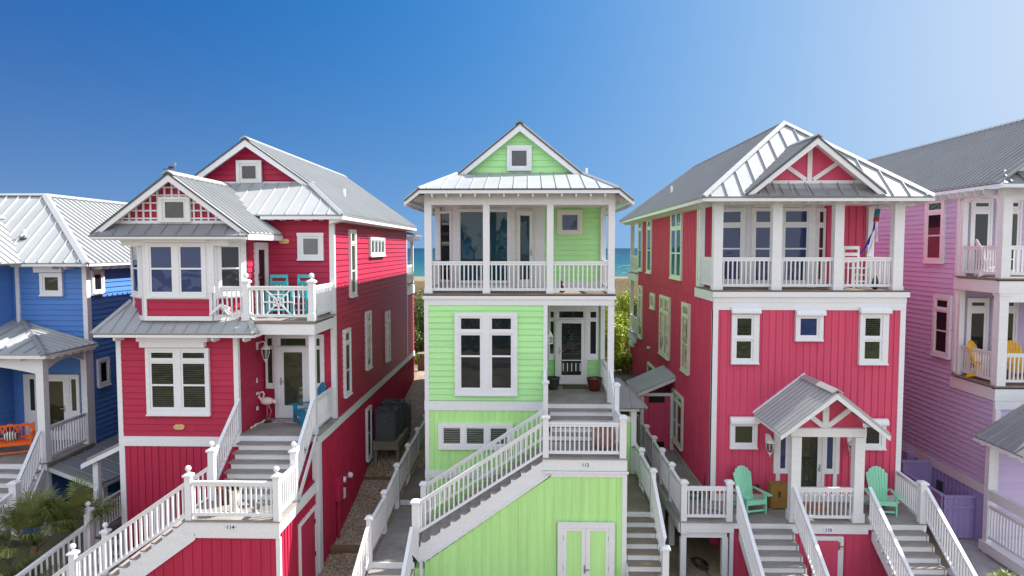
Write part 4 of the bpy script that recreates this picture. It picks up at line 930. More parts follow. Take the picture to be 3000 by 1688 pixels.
def adirondack(name, loc, rz, label, m, grp=None):
    r = thing(name, label, 'chair', loc, rz, grp)
    for sx in (-1, 1):
        MB().hexa([(sx * .30 - .02, -.33, 0), (sx * .30 + .02, -.33, 0), (sx * .30 + .02, -.24, 0), (sx * .30 - .02, -.24, 0)], [(sx * .30 - .02, -.33, .52), (sx * .30 + .02, -.33, .52), (sx * .30 + .02, -.21, .52), (sx * .30 - .02, -.21, .52)]).build('leg', m, r, local=True)
        MB().hexa([(sx * .26 - .015, -.3, .28), (sx * .26 + .015, -.3, .28), (sx * .26 + .015, -.3, .39), (sx * .26 - .015, -.3, .39)], [(sx * .26 - .015, .46, 0), (sx * .26 + .015, .46, 0), (sx * .26 + .015, .42, .12), (sx * .26 - .015, .42, .12)]).build('leg', m, r, local=True)
        a = MB(); a.prism([(sx * .36 - .07, -.42, .53), (sx * .36 + .07, -.42, .53), (sx * .36 + .085, -.3, .53), (sx * .36 + .05, 0, .53), (sx * .36 + .02, .36, .53), (sx * .36 - .05, .36, .53), (sx * .36 - .06, 0, .53)], (0, 0, .025)); a.build('armrest', m, r, local=True)
    s = MB()
    for k in range(6):
        y = -.33 + k * .095; z = .395 - k * .03; s.hexa([(-.27, y, z), (.27, y, z), (.27, y + .085, z - .027), (-.27, y + .085, z - .027)], [(-.27, y, z + .022), (.27, y, z + .022), (.27, y + .085, z - .005), (-.27, y + .085, z - .005)])
    s.hexa([(-.28, -.345, .29), (.28, -.345, .29), (.28, -.325, .29), (-.28, -.325, .29)], [(-.28, -.345, .41), (.28, -.345, .41), (.28, -.325, .41), (-.28, -.325, .41)])
    s.box(-.27, .27, -.31, -.28, .08, .13); s.build('seat', m, r, local=True)
    b_ = MB(); hs = [.80, .90, .955, .975, .955, .90, .80]
    for i in range(7):
        t = (i - 3); x0 = t * .062; x1 = t * .088; p0 = Vector((x0, .16, .24)); L_ = hs[i]; d = Vector((x1 - x0, .30, .88)).normalized(); p1 = p0 + d * L_
        w0, w1 = .028, .040; n_ = Vector((0, .02, -.006))
        tl = .02 * (t / 3.0)
        A = [p0 + Vector((-w0, 0, 0)), p0 + Vector((w0, 0, 0)), p1 + Vector((w1, 0, -tl * 1.2)), p1 + Vector((-w1, 0, tl * 1.2))]
        b_.hexa(A, [q + n_ for q in A])
    b_.box(-.3, .3, .30, .33, .50, .55); b_.build('backrest', m, r, local=True); return r
adirondack('adirondack_chair', (-6.45, 19.55, zf), -.9, 'azure blue adirondack chair on the porch of the crimson clapboard house', BLUECH)
# flamingo
fl = thing('flamingo_statue', 'pale pink flamingo statue with curled neck beside the front door', 'statue', (-7.72, 19.7, zf), .2)
m_ = MB(); m_.ball((0, 0, .62), .13, 14, (1.5, .85, .9)); m_.tube([(.15, 0, .63), (.24, 0, .56), (.3, .0, .5)], [.08, .045, .01], 8); m_.tube([(-.15, 0, .66), (-.22, 0, .76), (-.19, 0, .88), (-.11, .01, .9), (-.07, .01, .83), (-.1, .01, .74), (-.16, .02, .68)], [.05, .032, .028, .027, .027, .032, .02], 10)
m_.build('body', FLAM, fl, local=True)
MB().tube([(0, .03, .55), (0, .03, .0)], .012, 6).build('leg', FLEG, fl, local=True); MB().tube([(.03, -.03, .55), (.13, -.03, .32), (.02, -.03, .0)], .012, 6).build('leg', FLEG, fl, local=True)
MB().lathe((0, 0, 0), [(.14, 0), (.13, .02), (0, .025)], 16).build('base', BLACK, fl, local=True)
st_ = thing('stone_border', 'short row of pale beach stones along the crimson porch wall', 'stones', (-7.85, 19.2, zf)); m_ = MB(); rd = random.Random(4)
for k in range(9): MB().ball((rd.uniform(-.04, .06), -.3 + k * .1, .03), .045, 8, (1, 1.2, .7)).build('stone', STONE, st_, local=True)
tag(boxpart(None, 'doormat', plain('pale_patterned_mat', (.42, .38, .38), .9, 0, .5), -7.5, -6.75, 19.55, 20.0, zf + .003, zf + .022), 'pale patterned doormat below the glazed door of the crimson clapboard house', 'doormat')
def redflowers(mb, c, rad, n, seed): leaves(mb, c, rad, n, .028, seed)
def urn(loc, label, prof, mp, fol, flo, seed, s=1.0, name='flower_pot', red=120):
    r = thing(name, label, 'flower pot', loc); MB().lathe((0, 0, 0), [(a * s, b * s) for a, b in prof], 22).build('pot_body', mp, r, local=True)
    top = prof[-1][1] * s; m_ = MB(); leaves(m_, (0, 0, top + fol[2] * .7), fol, 520, .04, seed); m_.build('foliage', POTL, r, local=True, recalc=False)
    if red: m_ = MB(); leaves(m_, flo[0], flo[1], red, .026, seed + 1); m_.build('flowers', REDF, r, local=True, recalc=False)
    return r
urn((-7.08, 15.98, zl), 'cream stone urn of red geraniums behind the landing railing above number 114', [(.1, 0), (.11, .03), (.07, .08), (.05, .13), (.1, .2), (.14, .32), (.135, .42), (.12, .48), (.16, .56), (.17, .58), (.13, .56)], STONE, (.2, .2, .14), ((.12, -.05, .72), (.12, .1, .09)), 5, name='stone_urn', red=90)
urn((-7.55, 16.55, zl), 'wide dark bowl planter at the foot of the crimson house steps', [(.14, 0), (.16, .04), (.21, .22), (.25, .38), (.27, .4), (.27, .43), (.23, .43), (.2, .38), (0, .38)], OXB, (.01, .01, .01), ((0, 0, 0), (0, 0, 0)), 6, name='bowl_planter', red=0)
urn((-6.05, 17.62, zf - .178 * 3), 'red flowering pot hanging over the right side of the lower crimson steps', [(.09, 0), (.13, .16), (.15, .2), (.12, .2)], TERRA, (.16, .16, .15), ((-.05, -.06, .24), (.14, .1, .07)), 7)
urn((-6.08, 18.2, zf - .178), 'red flowering pot on the topmost crimson step behind the ball finial', [(.09, 0), (.12, .14), (.14, .18), (.11, .18)], TERRA, (.12, .12, .1), ((0, 0, .22), (.14, .12, .1)), 8)
# pigeon on the ridge
pg = thing('pigeon', 'grey pigeon perched on the ridge of the lattice gable roof', 'bird', (-9.45, 18.0, 2.03), .3); pg.scale = (.8, .8, .95)
m_ = MB(); pts = [(.17, 0, .05), (.08, 0, .08), (0, 0, .11), (-.06, 0, .14), (-.09, 0, .19), (-.1, 0, .215), (-.105, 0, .235)]
m_.tube([(-x, y, z) for x, y, z in pts], [.012, .035, .058, .055, .034, .031, .012], 10); m_.tube([(.1, 0, .22), (.14, 0, .21)], [.012, .003], 6); m_.build('body', BIRD, pg, local=True)
for s_ in (-1, 1): MB().ball((-.02, s_ * .045, .11), .06, 10, (1.6, .35, .6)).build('wing', BIRDD if s_ < 0 else BIRD, pg, local=True)
MB().box(-.26, -.12, -.03, .03, .045, .06).build('tail', BIRDD, pg, local=True)
for s_ in (-1, 1): MB().tube([(0, s_ * .02, .06), (0, s_ * .02, 0)], .006, 5).build('leg', FLEG, pg, local=True)
# air conditioners on their stand
st_ = thing('equipment_stand', 'green grey timber platform carrying the air conditioners beside the crimson wall', 'platform', (-5.15, 25.2, hgt(-5, 25)) if 'hgt' in globals() else (-5.15, 25.2, -8.1))
zs_ = -6.95; m_ = MB()
for k in range(16): m_.box(-5.62, -4.68, 24.05 + k * .16, 24.2 + k * .16, zs_ - .04, zs_)
m_.build('platform_boards', GTIMB, st_); MB().box(-5.6, -4.7, 24.03, 24.08, zs_ - .3, zs_ - .041).build('rim_board', GTIMB, st_); MB().box(-4.72, -4.67, 24.081, 26.6, zs_ - .3, zs_ - .041).build('rim_board', GTIMB, st_)
for x in (-5.58, -4.78):
    for y in (24.12, 26.3): MB().box(x, x + .1, y, y + .1, -8.5, zs_ - .05).build('post', GTIMB, st_)
m, nt, N, L, b = mat_new('condenser_grille'); w_ = N.new('ShaderNodeTexWave'); w_.inputs['Scale'].default_value = 14; w_.bands_direction = 'Z'; L.new(tcoord(nt), w_.inputs['Vector'])
r_ = ramp(N, L, w_.outputs[0], [(.3, (.05, .052, .06)), (.6, (.13, .135, .15))]); L.new(r_.outputs[0], b.inputs['Base Color']); b.inputs['Roughness'].default_value = .5; bump(nt, b, w_.outputs[0], .6, .02); GRIL = m
def condenser(loc, w, h, label):
    r = thing('air_conditioner', label, 'air conditioner', loc, 0, 'air conditioners beside the crimson house'); k = w / 2; c = .07
    oc = [(-k + c, -k), (k - c, -k), (k, -k + c), (k, k - c), (k - c, k), (-k + c, k), (-k, k - c), (-k, -k + c)]
    MB().prism([(x, y, .03) for x, y in oc], (0, 0, h - .1)).build('grille_case', GRIL, r, local=True)
    MB().prism([(x * 1.02, y * 1.02, h - .069) for x, y in oc], (0, 0, .07)).build('top_cover', DGREY, r, local=True)
    MB().lathe((0, 0, h), [(k * .78, 0.002), (k * .78, .03), (k * .7, .035), (k * .68, .004)], 24).build('fan_ring', DGREY, r, local=True)
    m_ = MB(); m_.lathe((0, 0, h + .003), [(k * .68, 0), (0, .001)], 24); m_.build('fan_opening', BLACK, r, local=True)
    m_ = MB()
    for q in range(12):
        a = q * math.pi / 6; m_.tube([(.05 * math.cos(a), .05 * math.sin(a), h + .03), (k * .7 * math.cos(a), k * .7 * math.sin(a), h + .025)], .004, 4)
    m_.build('fan_guard', DGREY, r, local=True); MB().box(-k * .98, k * .98, -k * .98, k * .98, 0, .03).build('base_pan', DGREY, r, local=True)
    MB().lathe((0, -k - .005, h * .68), [(.05, -.01), (.05, .01)], 12).build('badge', STEEL, r, local=True); return r
condenser((-5.2, 24.55, zs_), .78, 1.08, 'tall dark grey air conditioner nearest the street on the timber platform')
condenser((-5.15, 25.5, zs_), .78, 1.15, 'tall dark grey air conditioner behind the nearest one on the platform')
condenser((-4.95, 26.35, zs_), .6, .8, 'smaller dark air conditioner at the far end of the platform')
# gravel side yard timbers and green-house boardwalk
for (y, z) in ((23.4, -8.12), (19.3, -8.78)):
    r = thing('retaining_timber', 'brown timber step across the gravel %s' % ('half way along the crimson wall' if y > 21 else 'nearest the street'), 'timber step', (-5.1, y, z - .3), group='timber steps in the gravel path')
    MB().box(-5.8, -4.28, y, y + .2, z - .03, z + .06).build('cap_board', TIMBER, r); MB().box(-5.78, -4.3, y + .02, y + .08, z - .25, z - .031).build('face_board', TIMBER, r); MB().box(-5.75, -5.65, y - .07, y + .019, z - .4, z - .03).build('stake', TIMBER, r)
r = thing('retaining_box', 'orange brown timber retaining box at the far end of the gravel path', 'timber box', (-4.6, 36, -6.9))
MB().box(-5.9, -3.0, 35.8, 35.9, -7.1, -5.9).build('front_boards', TIMBER, r); MB().box(-5.95, -3.0, 35.74, 36.1, -5.9, -5.84).build('cap_board', GTIMB, r); MB().box(-5.95, -5.3, 35.7, 36.3, -5.65, -5.58).build('bench_board', GTIMB, r); MB().box(-5.8, -5.7, 35.85, 35.95, -5.84, -5.65).build('post', TIMBER, r)
BW = thing('boardwalk', 'grey boardwalk with white railing between the gravel and the green house', 'boardwalk', (-3.6, 20, -9))
decking(BW, -4.12, -3.08, 17.45, 21.3, -8.22, m=DECK); boxpart(BW, 'riser', WHITE, -4.12, -3.08, 21.31, 21.35, -8.21, -8.03); decking(BW, -4.12, -3.08, 21.3, 35, -8.0 + .0, m=DECKD)
boxpart(BW, 'riser', WHITE, -4.12, -3.0, 17.40, 17.44, -8.42, -8.25)
stairs(BW, (-3.6, 17.42, -8.22), (0, -1), 1.1, 4, .19, .27)
ny = [17.42, 19.3, 21.2, 23.2, 25.2, 27.2, 29.2]; nzb = [-8.22, -8.22, -8.03, -7.98, -7.95, -7.93, -7.9]
for i, (y, z) in enumerate(zip(ny, nzb)):
    newel(BW, -4.18, y, z - .25, 1.42, .13)
    if i: railing(BW, (-4.18, ny[i - 1] + .07, nzb[i - 1] + .05), (-4.18, y - .07, z + .05), h=.98)
railing(BW, (-4.2, 17.33, -8.25), (-4.32, 15.9, -9.25), h=1.0); newel(BW, -4.33, 15.85, -9.3, 1.1)
railing(BW, (-3.05, 17.33, -8.25), (-3.1, 15.9, -9.25), h=1.0)
boxpart(BW, 'skirt_board', DECKD, -4.24, -4.13, 17.5, 30, -8.6, -8.27)
# ================================================================= raspberry house (110)
P1 = thing('beach_house', 'raspberry pink board and batten beach house with white Y braced gables, number 110', 'house', (8.1, 20, -9.2))
XL, XR = 5.40, 10.88; f2 = FF(20)
boxpart(P1, 'house_body', PINK, XL + .02, XR - .02, 20.02, 33.9, -9.3, -1.5)
boxpart(P1, 'house_body', PINK, XL + .02, XR - .02, 33.9, 36.3, -9.3, -4.8)
boxpart(P1, 'house_body', PINK, XL + .02, XR - .02, 21.95, 33.9, -1.49, 1.4)
zt = -1.22; zd = -7.47
batten(f2, rect(XL + .09, XR - .09, zd + .2, -1.8), 'wall', PINK, P1, sp=.2, t=.026)
boxpart(P1, 'seam_line', PINK, XL + .1, XR - .1, 19.985, 20, -4.92, -4.905)
boxpart(P1, 'frieze_board', WHITE, XL - .03, XR + .03, 19.96, 20.02, -1.80, -1.58); boxpart(P1, 'frieze_board', WHITE, XL - .03, XR + .03, 19.945, 20.02, -1.578, -1.42)
boxpart(P1, 'deck_fascia', WHITE, XL - .07, XR + .08, 19.88, 20.02, -1.418, -1.262); boxpart(P1, 'deck_fascia', WHITE, XL - .07, XL + .02, 20.021, 22.1, -1.55, -1.262)
boxpart(P1, 'deck_edge', BLACK, XL - .08, XR + .09, 19.87, 20.1, -1.259, -1.24)
decking(P1, XL - .09, XR + .1, 19.86, 22.0, zt, m=DECKD, t=.018)
boxpart(P1, 'corner_board', WHITE, XL - .03, XL + .12, 19.965, 20.1, zd, -1.801); boxpart(P1, 'corner_board', WHITE, XR - .12, XR + .03, 19.965, 20.1, zd - .5, -1.801)
boxpart(P1, 'corner_board', WHITE, XL - .03, XL + .02, 19.98, 20.14, zd, -1.801)
boxpart(P1, 'base_board', WHITE, XL + .12, XR - .12, 19.96, 20.0, zd, zd + .2)
# windows with shutter hoods
def pw(x0, x1, z0, z1, opens, hood, **k): return window(P1, f2, (x0, x1, z0, z1), opens, hood=hood, sash=.06, proud=.075, **k)
pw(5.9, 6.69, -3.35, -1.92, [((6.0, 6.53, -2.6, -1.98),), ((5.99, 6.53, -3.27, -2.65),)], (5.88, 6.72, -1.89, -1.71), glass=GLASSG, blind='louvre', blind_only=[0])
pw(7.74, 8.53, -2.67, -1.94, [((7.82, 8.41, -2.59, -1.98),)], (7.73, 8.57, -1.94, -1.78), glass=GLASSB)
pw(9.58, 10.4, -3.36, -1.9, [((9.68, 10.23, -2.6, -1.97),), ((9.68, 10.23, -3.27, -2.65),)], (9.56, 10.44, -1.88, -1.7), glass=GLASSG, blind='louvre', blind_only=[0])
pw(5.91, 6.7, -5.86, -5.1, [((6.0, 6.62, -5.77, -5.16),)], (5.9, 6.74, -5.12, -4.94), glass=GLASSG)
pw(9.7, 10.42, -5.86, -5.1, [((9.8, 10.3, -5.77, -5.16),)], (9.68, 10.46, -5.14, -4.97), glass=GLASS)
# entrance
door(P1, FF(19.99), (7.2, 9.1, -6.62, -5.2), [(7.33, 7.6, -6.55, -5.35), (8.68, 8.97, -6.55, -5.35)], [(7.39, 7.54, -6.47, -5.42), (8.74, 8.91, -6.47, -5.42)], name='sidelight_frame', glass=GLASSB)
d = door(P1, FF(19.95), (7.68, 8.66, zd + .02, -5.26), [(7.76, 8.58, zd + .06, -5.36)], [(7.92, 8.45, -7.08, -5.46)], glass=GLASSG, lever=(8.52, -6.45, -1), name='front_door')
boxpart(P1, 'door_trim', WHITE, 7.28, 7.4, 19.95, 19.99, zd + .2, -6.621); boxpart(P1, 'door_trim', WHITE, 8.95, 9.06, 19.95, 19.99, zd + .2, -6.621)
lantern(P1, f2, 7.02, -5.56, 1.25); lantern(P1, f2, 9.40, -5.60, 1.25); boxpart(P1, 'doorbell', BLACK, 9.55, 9.61, 19.93, 19.97, -6.18, -6.0)
boxpart(P1, 'power_outlet', DGREY, 6.68, 6.8, 19.93, 19.98, -7.1, -6.97)
# deck
boxpart(P1, 'deck_fascia', WHITE, 4.18, 5.62, 18.42, 18.46, -7.79, zd - .036); boxpart(P1, 'deck_fascia', WHITE, 7.2, 9.25, 18.42, 18.46, -7.79, zd - .036)
decking(P1, 4.12, 10.85, 18.38, 20.0, zd)
boxpart(P1, 'deck_beam', WHITE, 4.2, 5.45, 18.47, 18.55, -7.95, -7.8)
boxpart(P1, 'riser_board', WHITE, 5.62, 7.2, 18.40, 18.44, -7.66, zd - .036); boxpart(P1, 'riser_board', WHITE, 9.25, 10.8, 18.40, 18.44, -7.66, zd - .036)
boxpart(P1, 'deck_base', PINK, 5.62, 10.75, 18.52, 20.0, -9.3, zd - .04)
batten(FF(18.5), rect(5.62, 10.75, -9.3, -7.8), 'wall', PINK, P1, sp=.21)
boxpart(P1, 'corner_board', WHITE, 5.52, 5.62, 18.44, 18.55, -9.3, -7.8)
plaque(P1, '110', 8.17, 18.42, -7.68)
d = door(P1, FF(18.47), (7.75, 8.58, -9.3, -7.86), [(7.83, 8.5, -9.3, -7.92)], [(7.88, 8.45, -9.2, -7.97)], glass=PINK, lever=(8.47, -8.12, 1), name='storage_door', handle=BRASS)
for px in (8.03, 8.24): boxpart(d, 'batten', PINK, px, px + .03, 18.435, 18.45, -9.2, -7.98)
newel(P1, 4.25, 18.48, zd - .35, 1.43, .16); newel(P1, 5.49, 18.48, zd, 1.08, .16); newel(P1, 10.7, 18.48, zd - .3, 1.4, .17)
railing(P1, (4.33, 18.48, zd), (5.41, 18.48, zd), h=.95); railing(P1, (10.7, 18.58, zd), (10.82, 19.95, zd), h=.95)
for y0, y1 in ((18.48, 19.95), (19.95, 21.4), (21.4, 22.8), (22.8, 24.25)):
    railing(P1, (4.22, y0 + .07, zd), (4.22, y1 - .07, zd), h=.98); newel(P1, 4.22, y1, zd - .3, 1.4, .14)
newel(P1, 4.22, 25.7, zd - .3, 1.4, .14); railing(P1, (4.22, 24.3, zd), (4.22, 25.65, zd), h=.98)
decking(P1, 4.14, 5.42, 20.0, 27, zd, m=DECK); boxpart(P1, 'deck_fascia', WHITE, 4.12, 4.16, 18.47, 27, -7.8, zd - .037)
for x, y in ((4.25, 18.5), (5.4, 18.55), (4.25, 20.0), (4.25, 21.4), (4.25, 22.8), (5.3, 21.2)): boxpart(P1, 'deck_post', WHITE, x - .08, x + .08, y - .08, y + .08, -9.3, -7.951)
boxpart(P1, 'base_board', AGED_BOUNCE, XL - .03, XL + .02, 20.141, 27, zd, zd + .09)
# two flights of steps
for x0, x1 in ((5.78, 7.12), (9.36, 10.66)):
    stairs(P1, ((x0 + x1) / 2, 18.38, zd), (0, -1), x1 - x0, 9, .178, .27)
    for xx in (x0 - .1, x1 + .12):
        railing(P1, (xx, 18.42, zd + .03), (xx, 16.0, zd - .178 * 8.9), h=.97, sp=.115); newel(P1, xx, 15.95, -9.3, 1.25, .15)
# portico
for x in (7.27, 8.97):
    c_ = boxpart(P1, 'column', WHITE, x - .13, x + .13, 18.42, 18.66, zd, -5.12); boxpart(c_, 'column_base', WHITE, x - .16, x + .16, 18.39, 18.69, zd + .002, zd + .25)
# portico rail with Y shaped brackets
rl = MB(); y = 18.5; xa_, xb_ = 7.4, 8.84; z0 = zd
rl.box(xa_, xb_, y - .045, y + .045, z0 + .9, z0 + .945); rl.box(xa_, xb_, y - .022, y + .022, z0 + .82, z0 + .899); rl.box(xa_, xb_, y - .025, y + .025, z0 + .09, z0 + .165)
nb = 12
for i in range(nb):
    x = xa_ + (i + .5) * (xb_ - xa_) / nb; rl.box(x - .016, x + .016, y - .016, y + .016, z0 + .16, z0 + .82)
    if i % 2:
        for s_ in (-1, 1): rl.bar((x, y, z0 + .69), (x + s_ * .1, y, z0 + .81), .024, .024, (0, 1, 0))
rl.build('railing', WHITE, P1)
xr, zr = 8.05, -3.73; xe0, xe1, ze = 6.6, 9.47, -4.87; sl = (zr - ze) / (xr - xe0); Yp, Yq = 17.82, 20.0
q = rfpoly([(xr, Yp, zr), (xr, Yq, zr), (xe0, Yq, ze), (xe0, Yp, ze)], P1, sp=.24, rh=.03); rfpoly([(xr, Yp, zr), (xe1, Yp, ze), (xe1, Yq, ze), (xr, Yq, zr)], P1, sp=.24, rh=.03)
capline(q, [(xr, Yp - .02, zr + .01), (xr, Yq, zr + .01)], .3)
m_ = MB().beam((xe0 - .02, Yq - .03, ze + .05), (xr, Yq - .03, zr + .07), .05, .07); m_.build('wall_flashing', WHITE, P1)
for s_, xe in ((-1, xe0), (1, xe1)):
    zz = ze; e = MB(); e.prism([(xr, Yp + .01, zr - .05), (xe, Yp + .01, zz - .05), (xe - s_ * .02, Yp + .01, zz - .17), (xr, Yp + .01, zr - .22)], (0, .05, 0)); e.build('rake_board', WHITE, P1)
    e = MB(); e.prism([(xr, Yp + .07, zr - .055), (xe, Yp + .07, zz - .055), (xe, Yp + .07, zz - .09), (xr, Yp + .07, zr - .09)], (0, 2.1, 0)); e.build('soffit', WHITE, P1)
boxpart(P1, 'portico_beam', WHITE, 7.1, 9.12, 18.4, 18.64, -5.1, -4.87); boxpart(P1, 'portico_beam', WHITE, 7.13, 7.3, 18.65, 20, -5.1, -4.9); boxpart(P1, 'portico_beam', WHITE, 8.93, 9.1, 18.65, 20, -5.1, -4.9)
MB().add([(7.14, 18.55, -4.87), (9.08, 18.55, -4.87), (9.08, 18.55, -4.72), (xr, 18.55, zr - .15), (7.14, 18.55, -4.72)], [(0, 1, 2, 3, 4)]).build('gable_wall', PINK, P1, recalc=False)
boxpart(P1, 'portico_ceiling', WHITE, 7.14, 9.08, 18.66, 19.98, -5.0, -4.96)
b_ = MB(); b_.box(xr - .08, xr + .08, 18.46, 18.54, -4.87, zr - .18)
for s_ in (-1, 1): b_.bar((xr + s_ * .05, 18.5, -4.84), (xr + s_ * .66, 18.5, -4.35), .13, .075, (0, 1, 0))
b_.build('gable_brace', WHITE, P1)
# upper porch
for x0, x1 in ((5.37, 5.63), (7.06, 7.33), (8.84, 9.1), (10.54, 10.82)):
    c_ = boxpart(P1, 'column', WHITE, x0, x1, 20.02, 20.26, zt, 1.28); boxpart(c_, 'column_base', WHITE, x0 - .015, x1 + .015, 20.005, 20.275, zt + .001, zt + .12)
for a, b in ((5.63, 7.06), (7.33, 8.84), (9.1, 10.54)): railing(P1, (a, 20.14, zt), (b, 20.14, zt), h=.95, sp=.13)
for x in (5.47, 10.72):
    railing(P1, (x, 20.27, zt), (x, 21.75, zt), h=.95, sp=.1)
    boxpart(P1, 'column', WHITE, x - .08, x + .08, 21.76, 21.94, zt, 1.28); boxpart(P1, 'porch_beam', WHITE, x - .1, x + .1, 20.27, 21.94, 1.281, 1.45)
boxpart(P1, 'porch_beam', WHITE, 5.37, 10.82, 20.02, 20.26, 1.281, 1.5); boxpart(P1, 'porch_ceiling', WHITE, 5.6, 10.6, 20.27, 21.95, 1.33, 1.37)
fu = FF(21.93); batten(fu, rect(XL + .2, XR - .1, zt, 1.33), 'wall', PINK, P1, sp=.23, t=.03)
boxpart(P1, 'corner_board', WHITE, 10.74, 10.9, 21.9, 22.0, zt, 1.33)
bp = [(5.85, 21.92), (6.8, 21.35), (8.8, 21.35), (9.32, 21.92)]
m_ = MB(); m_.prism([(x, y, zt) for x, y in bp], (0, 0, 1.33 - zt)); m_.build('bay_wall', WHITE, P1)
f, L = FA(bp[0], bp[1]); window(P1, f, (.1, L - .1, -1.1, 1.24), [((.2, L - .2, .75, 1.18),), ((.2, L - .2, -1.02, .68), [-.02])], sash=.05, glass=GLASSB)
f, L = FA(bp[1], bp[2]); window(P1, f, (.06, L - .1, -1.12, 1.24), [((.14, .88, .75, 1.18),), ((.14, .88, -1.04, .68), [-.02]), ((1.04, 1.78, .75, 1.18),), ((1.04, 1.78, -1.04, .68), [-.02])], sash=.05, glass=GLASSB)
f, L = FA(bp[2], bp[3]); window(P1, f, (.08, L - .08, -1.1, 1.24), [((.16, L - .16, .75, 1.18),), ((.16, L - .16, -1.02, .68), [-.02])], sash=.05, glass=GLASS)
boxpart(P1, 'shutter_box', AGED_BOUNCE, 6.9, 8.4, 21.2, 21.35, 1.25, 1.33)
# main hip roof
xr, zr, ye, yh, yh2, ye2 = 8.14, 4.0, 19.42, 22.3, 34.2, 37.1; xe0, xe1, ze = 4.88, 11.3, 1.45
A = rfpoly([(xe0, ye, ze), (xe1, ye, ze), (xr, yh, zr)], P1, sp=.46, rw=.03, rh=.045)
B = rfpoly([(xe0, ye, ze), (xr, yh, zr), (xr, yh2, zr), (xe0, ye2, ze)], P1, sp=.27, rh=.035, mat=ROOFD)  # slope turned from the sun: its shade is in the darker metal
rfpoly([(xe1, ye, ze), (xe1, ye2, ze), (xr, yh2, zr), (xr, yh, zr)], P1, sp=.27); rfpoly([(xe0, ye2, ze), (xr, yh2, zr), (xe1, ye2, ze)], P1, sp=.4)
capline(A, [(xe0, ye, ze + .01), (xr, yh, zr + .02)], .24); capline(A, [(xe1, ye, ze + .01), (xr, yh, zr + .02)], .24); capline(B, [(xr, yh, zr + .01), (xr, yh2, zr + .01), (xe0, ye2, ze + .01)], .2)
edgeboard(P1, (xe0, ye + .01, ze - .05), (xe1, ye + .01, ze - .05), .09); edgeboard(P1, (xe0 + .02, ye + .03, ze - .05), (xe0 + .02, ye2, ze - .05), .10, m=AGED_BOUNCE); edgeboard(P1, (xe1 - .02, ye + .03, ze - .05), (xe1 - .02, ye2, ze - .05), .10)
tails(P1, [(5.75 + i * .43, 20.05, 1.46) for i in range(12)], (0, -1, 0), .5, .14, .045)
tails(P1, [(XL, 20.4 + i * .4, 1.42) for i in range(41)], (-1, 0, 0), .42, .16, .04, m=AGED_BOUNCE); tails(P1, [(XR, 20.4 + i * .4, 1.42) for i in range(10)], (1, 0, 0), .42, .16, .04)
boxpart(P1, 'vent_pipe', PLWHITE, 5.95, 6.03, 29.0, 29.08, 2.2, 2.6)
# dormer gable
xr, zr, Yp = 8.02, 3.12, 19.38; xe0, xe1 = 6.08, 9.96; sl = .82; zp = lambda x: zr - sl * abs(x - xr)
q = rfpoly([(xr, Yp, zr), (xr, 22.0, zr), (xe0, 19.9, zp(xe0) + .05), (xe0, Yp, zp(xe0))], P1, sp=.16, rh=.03, mat=ROOFD); rfpoly([(xr, Yp, zr), (xe1, Yp, zp(xe1)), (xe1, 19.9, zp(xe1) + .05), (xr, 22.0, zr)], P1, sp=.3)  # left slope carries its shade as darker metal, right slope stays lit
capline(q, [(xr, Yp - .02, zr + .01), (xr, 21.3, zr + .01)], .26)
for s_, xe in ((-1, xe0), (1, xe1)):
    e = MB(); e.prism([(xr, Yp + .01, zr - .05), (xe, Yp + .01, zp(xe) - .03), (xe - s_ * .22, Yp + .01, zp(xe) - .03), (xr, Yp + .01, zr - .24)], (0, .05, 0)); e.build('rake_board', WHITE, P1)
    e = MB(); e.prism([(xr, Yp - .015, zr), (xe, Yp - .015, zp(xe)), (xe, Yp - .015, zp(xe) - .04), (xr, Yp - .015, zr - .05)], (0, .025, 0)); e.build('drip_edge', DGREY, P1)
    e = MB(); e.prism([(xr, Yp + .07, zr - .055), (xe - s_ * .3, Yp + .07, zp(xe - s_ * .3) - .055), (xe - s_ * .3, Yp + .07, zp(xe - s_ * .3) - .09), (xr, Yp + .07, zr - .09)], (0, .5, 0)); e.build('rake_soffit', WHITE, P1)
MB().add([(6.5, 19.93, 1.86), (9.5, 19.93, 1.86), (xr, 19.93, zr - .1)], [(0, 1, 2)]).build('gable_wall', PINK, P1, recalc=False)
boxpart(P1, 'gable_base_board', WHITE, 6.55, 9.48, 19.85, 19.92, 1.84, 1.93)
b_ = MB(); b_.box(xr - .065, xr + .065, 19.88, 19.925, 1.93, zr - .22)
for s_ in (-1, 1): b_.bar((xr + s_ * .1, 19.9, 1.95), (xr + s_ * .78, 19.9, 2.42), .115, .045, (0, 1, 0))
b_.build('gable_brace', WHITE, P1)
rfpoly([(6.1, 19.36, 1.46), (9.94, 19.36, 1.46), (9.6, 19.92, 1.85), (6.44, 19.92, 1.85)], P1, sp=.41, rw=.025, rh=.035, mat=ROOFD)  # overhung skirt, shade painted in with the darker metal
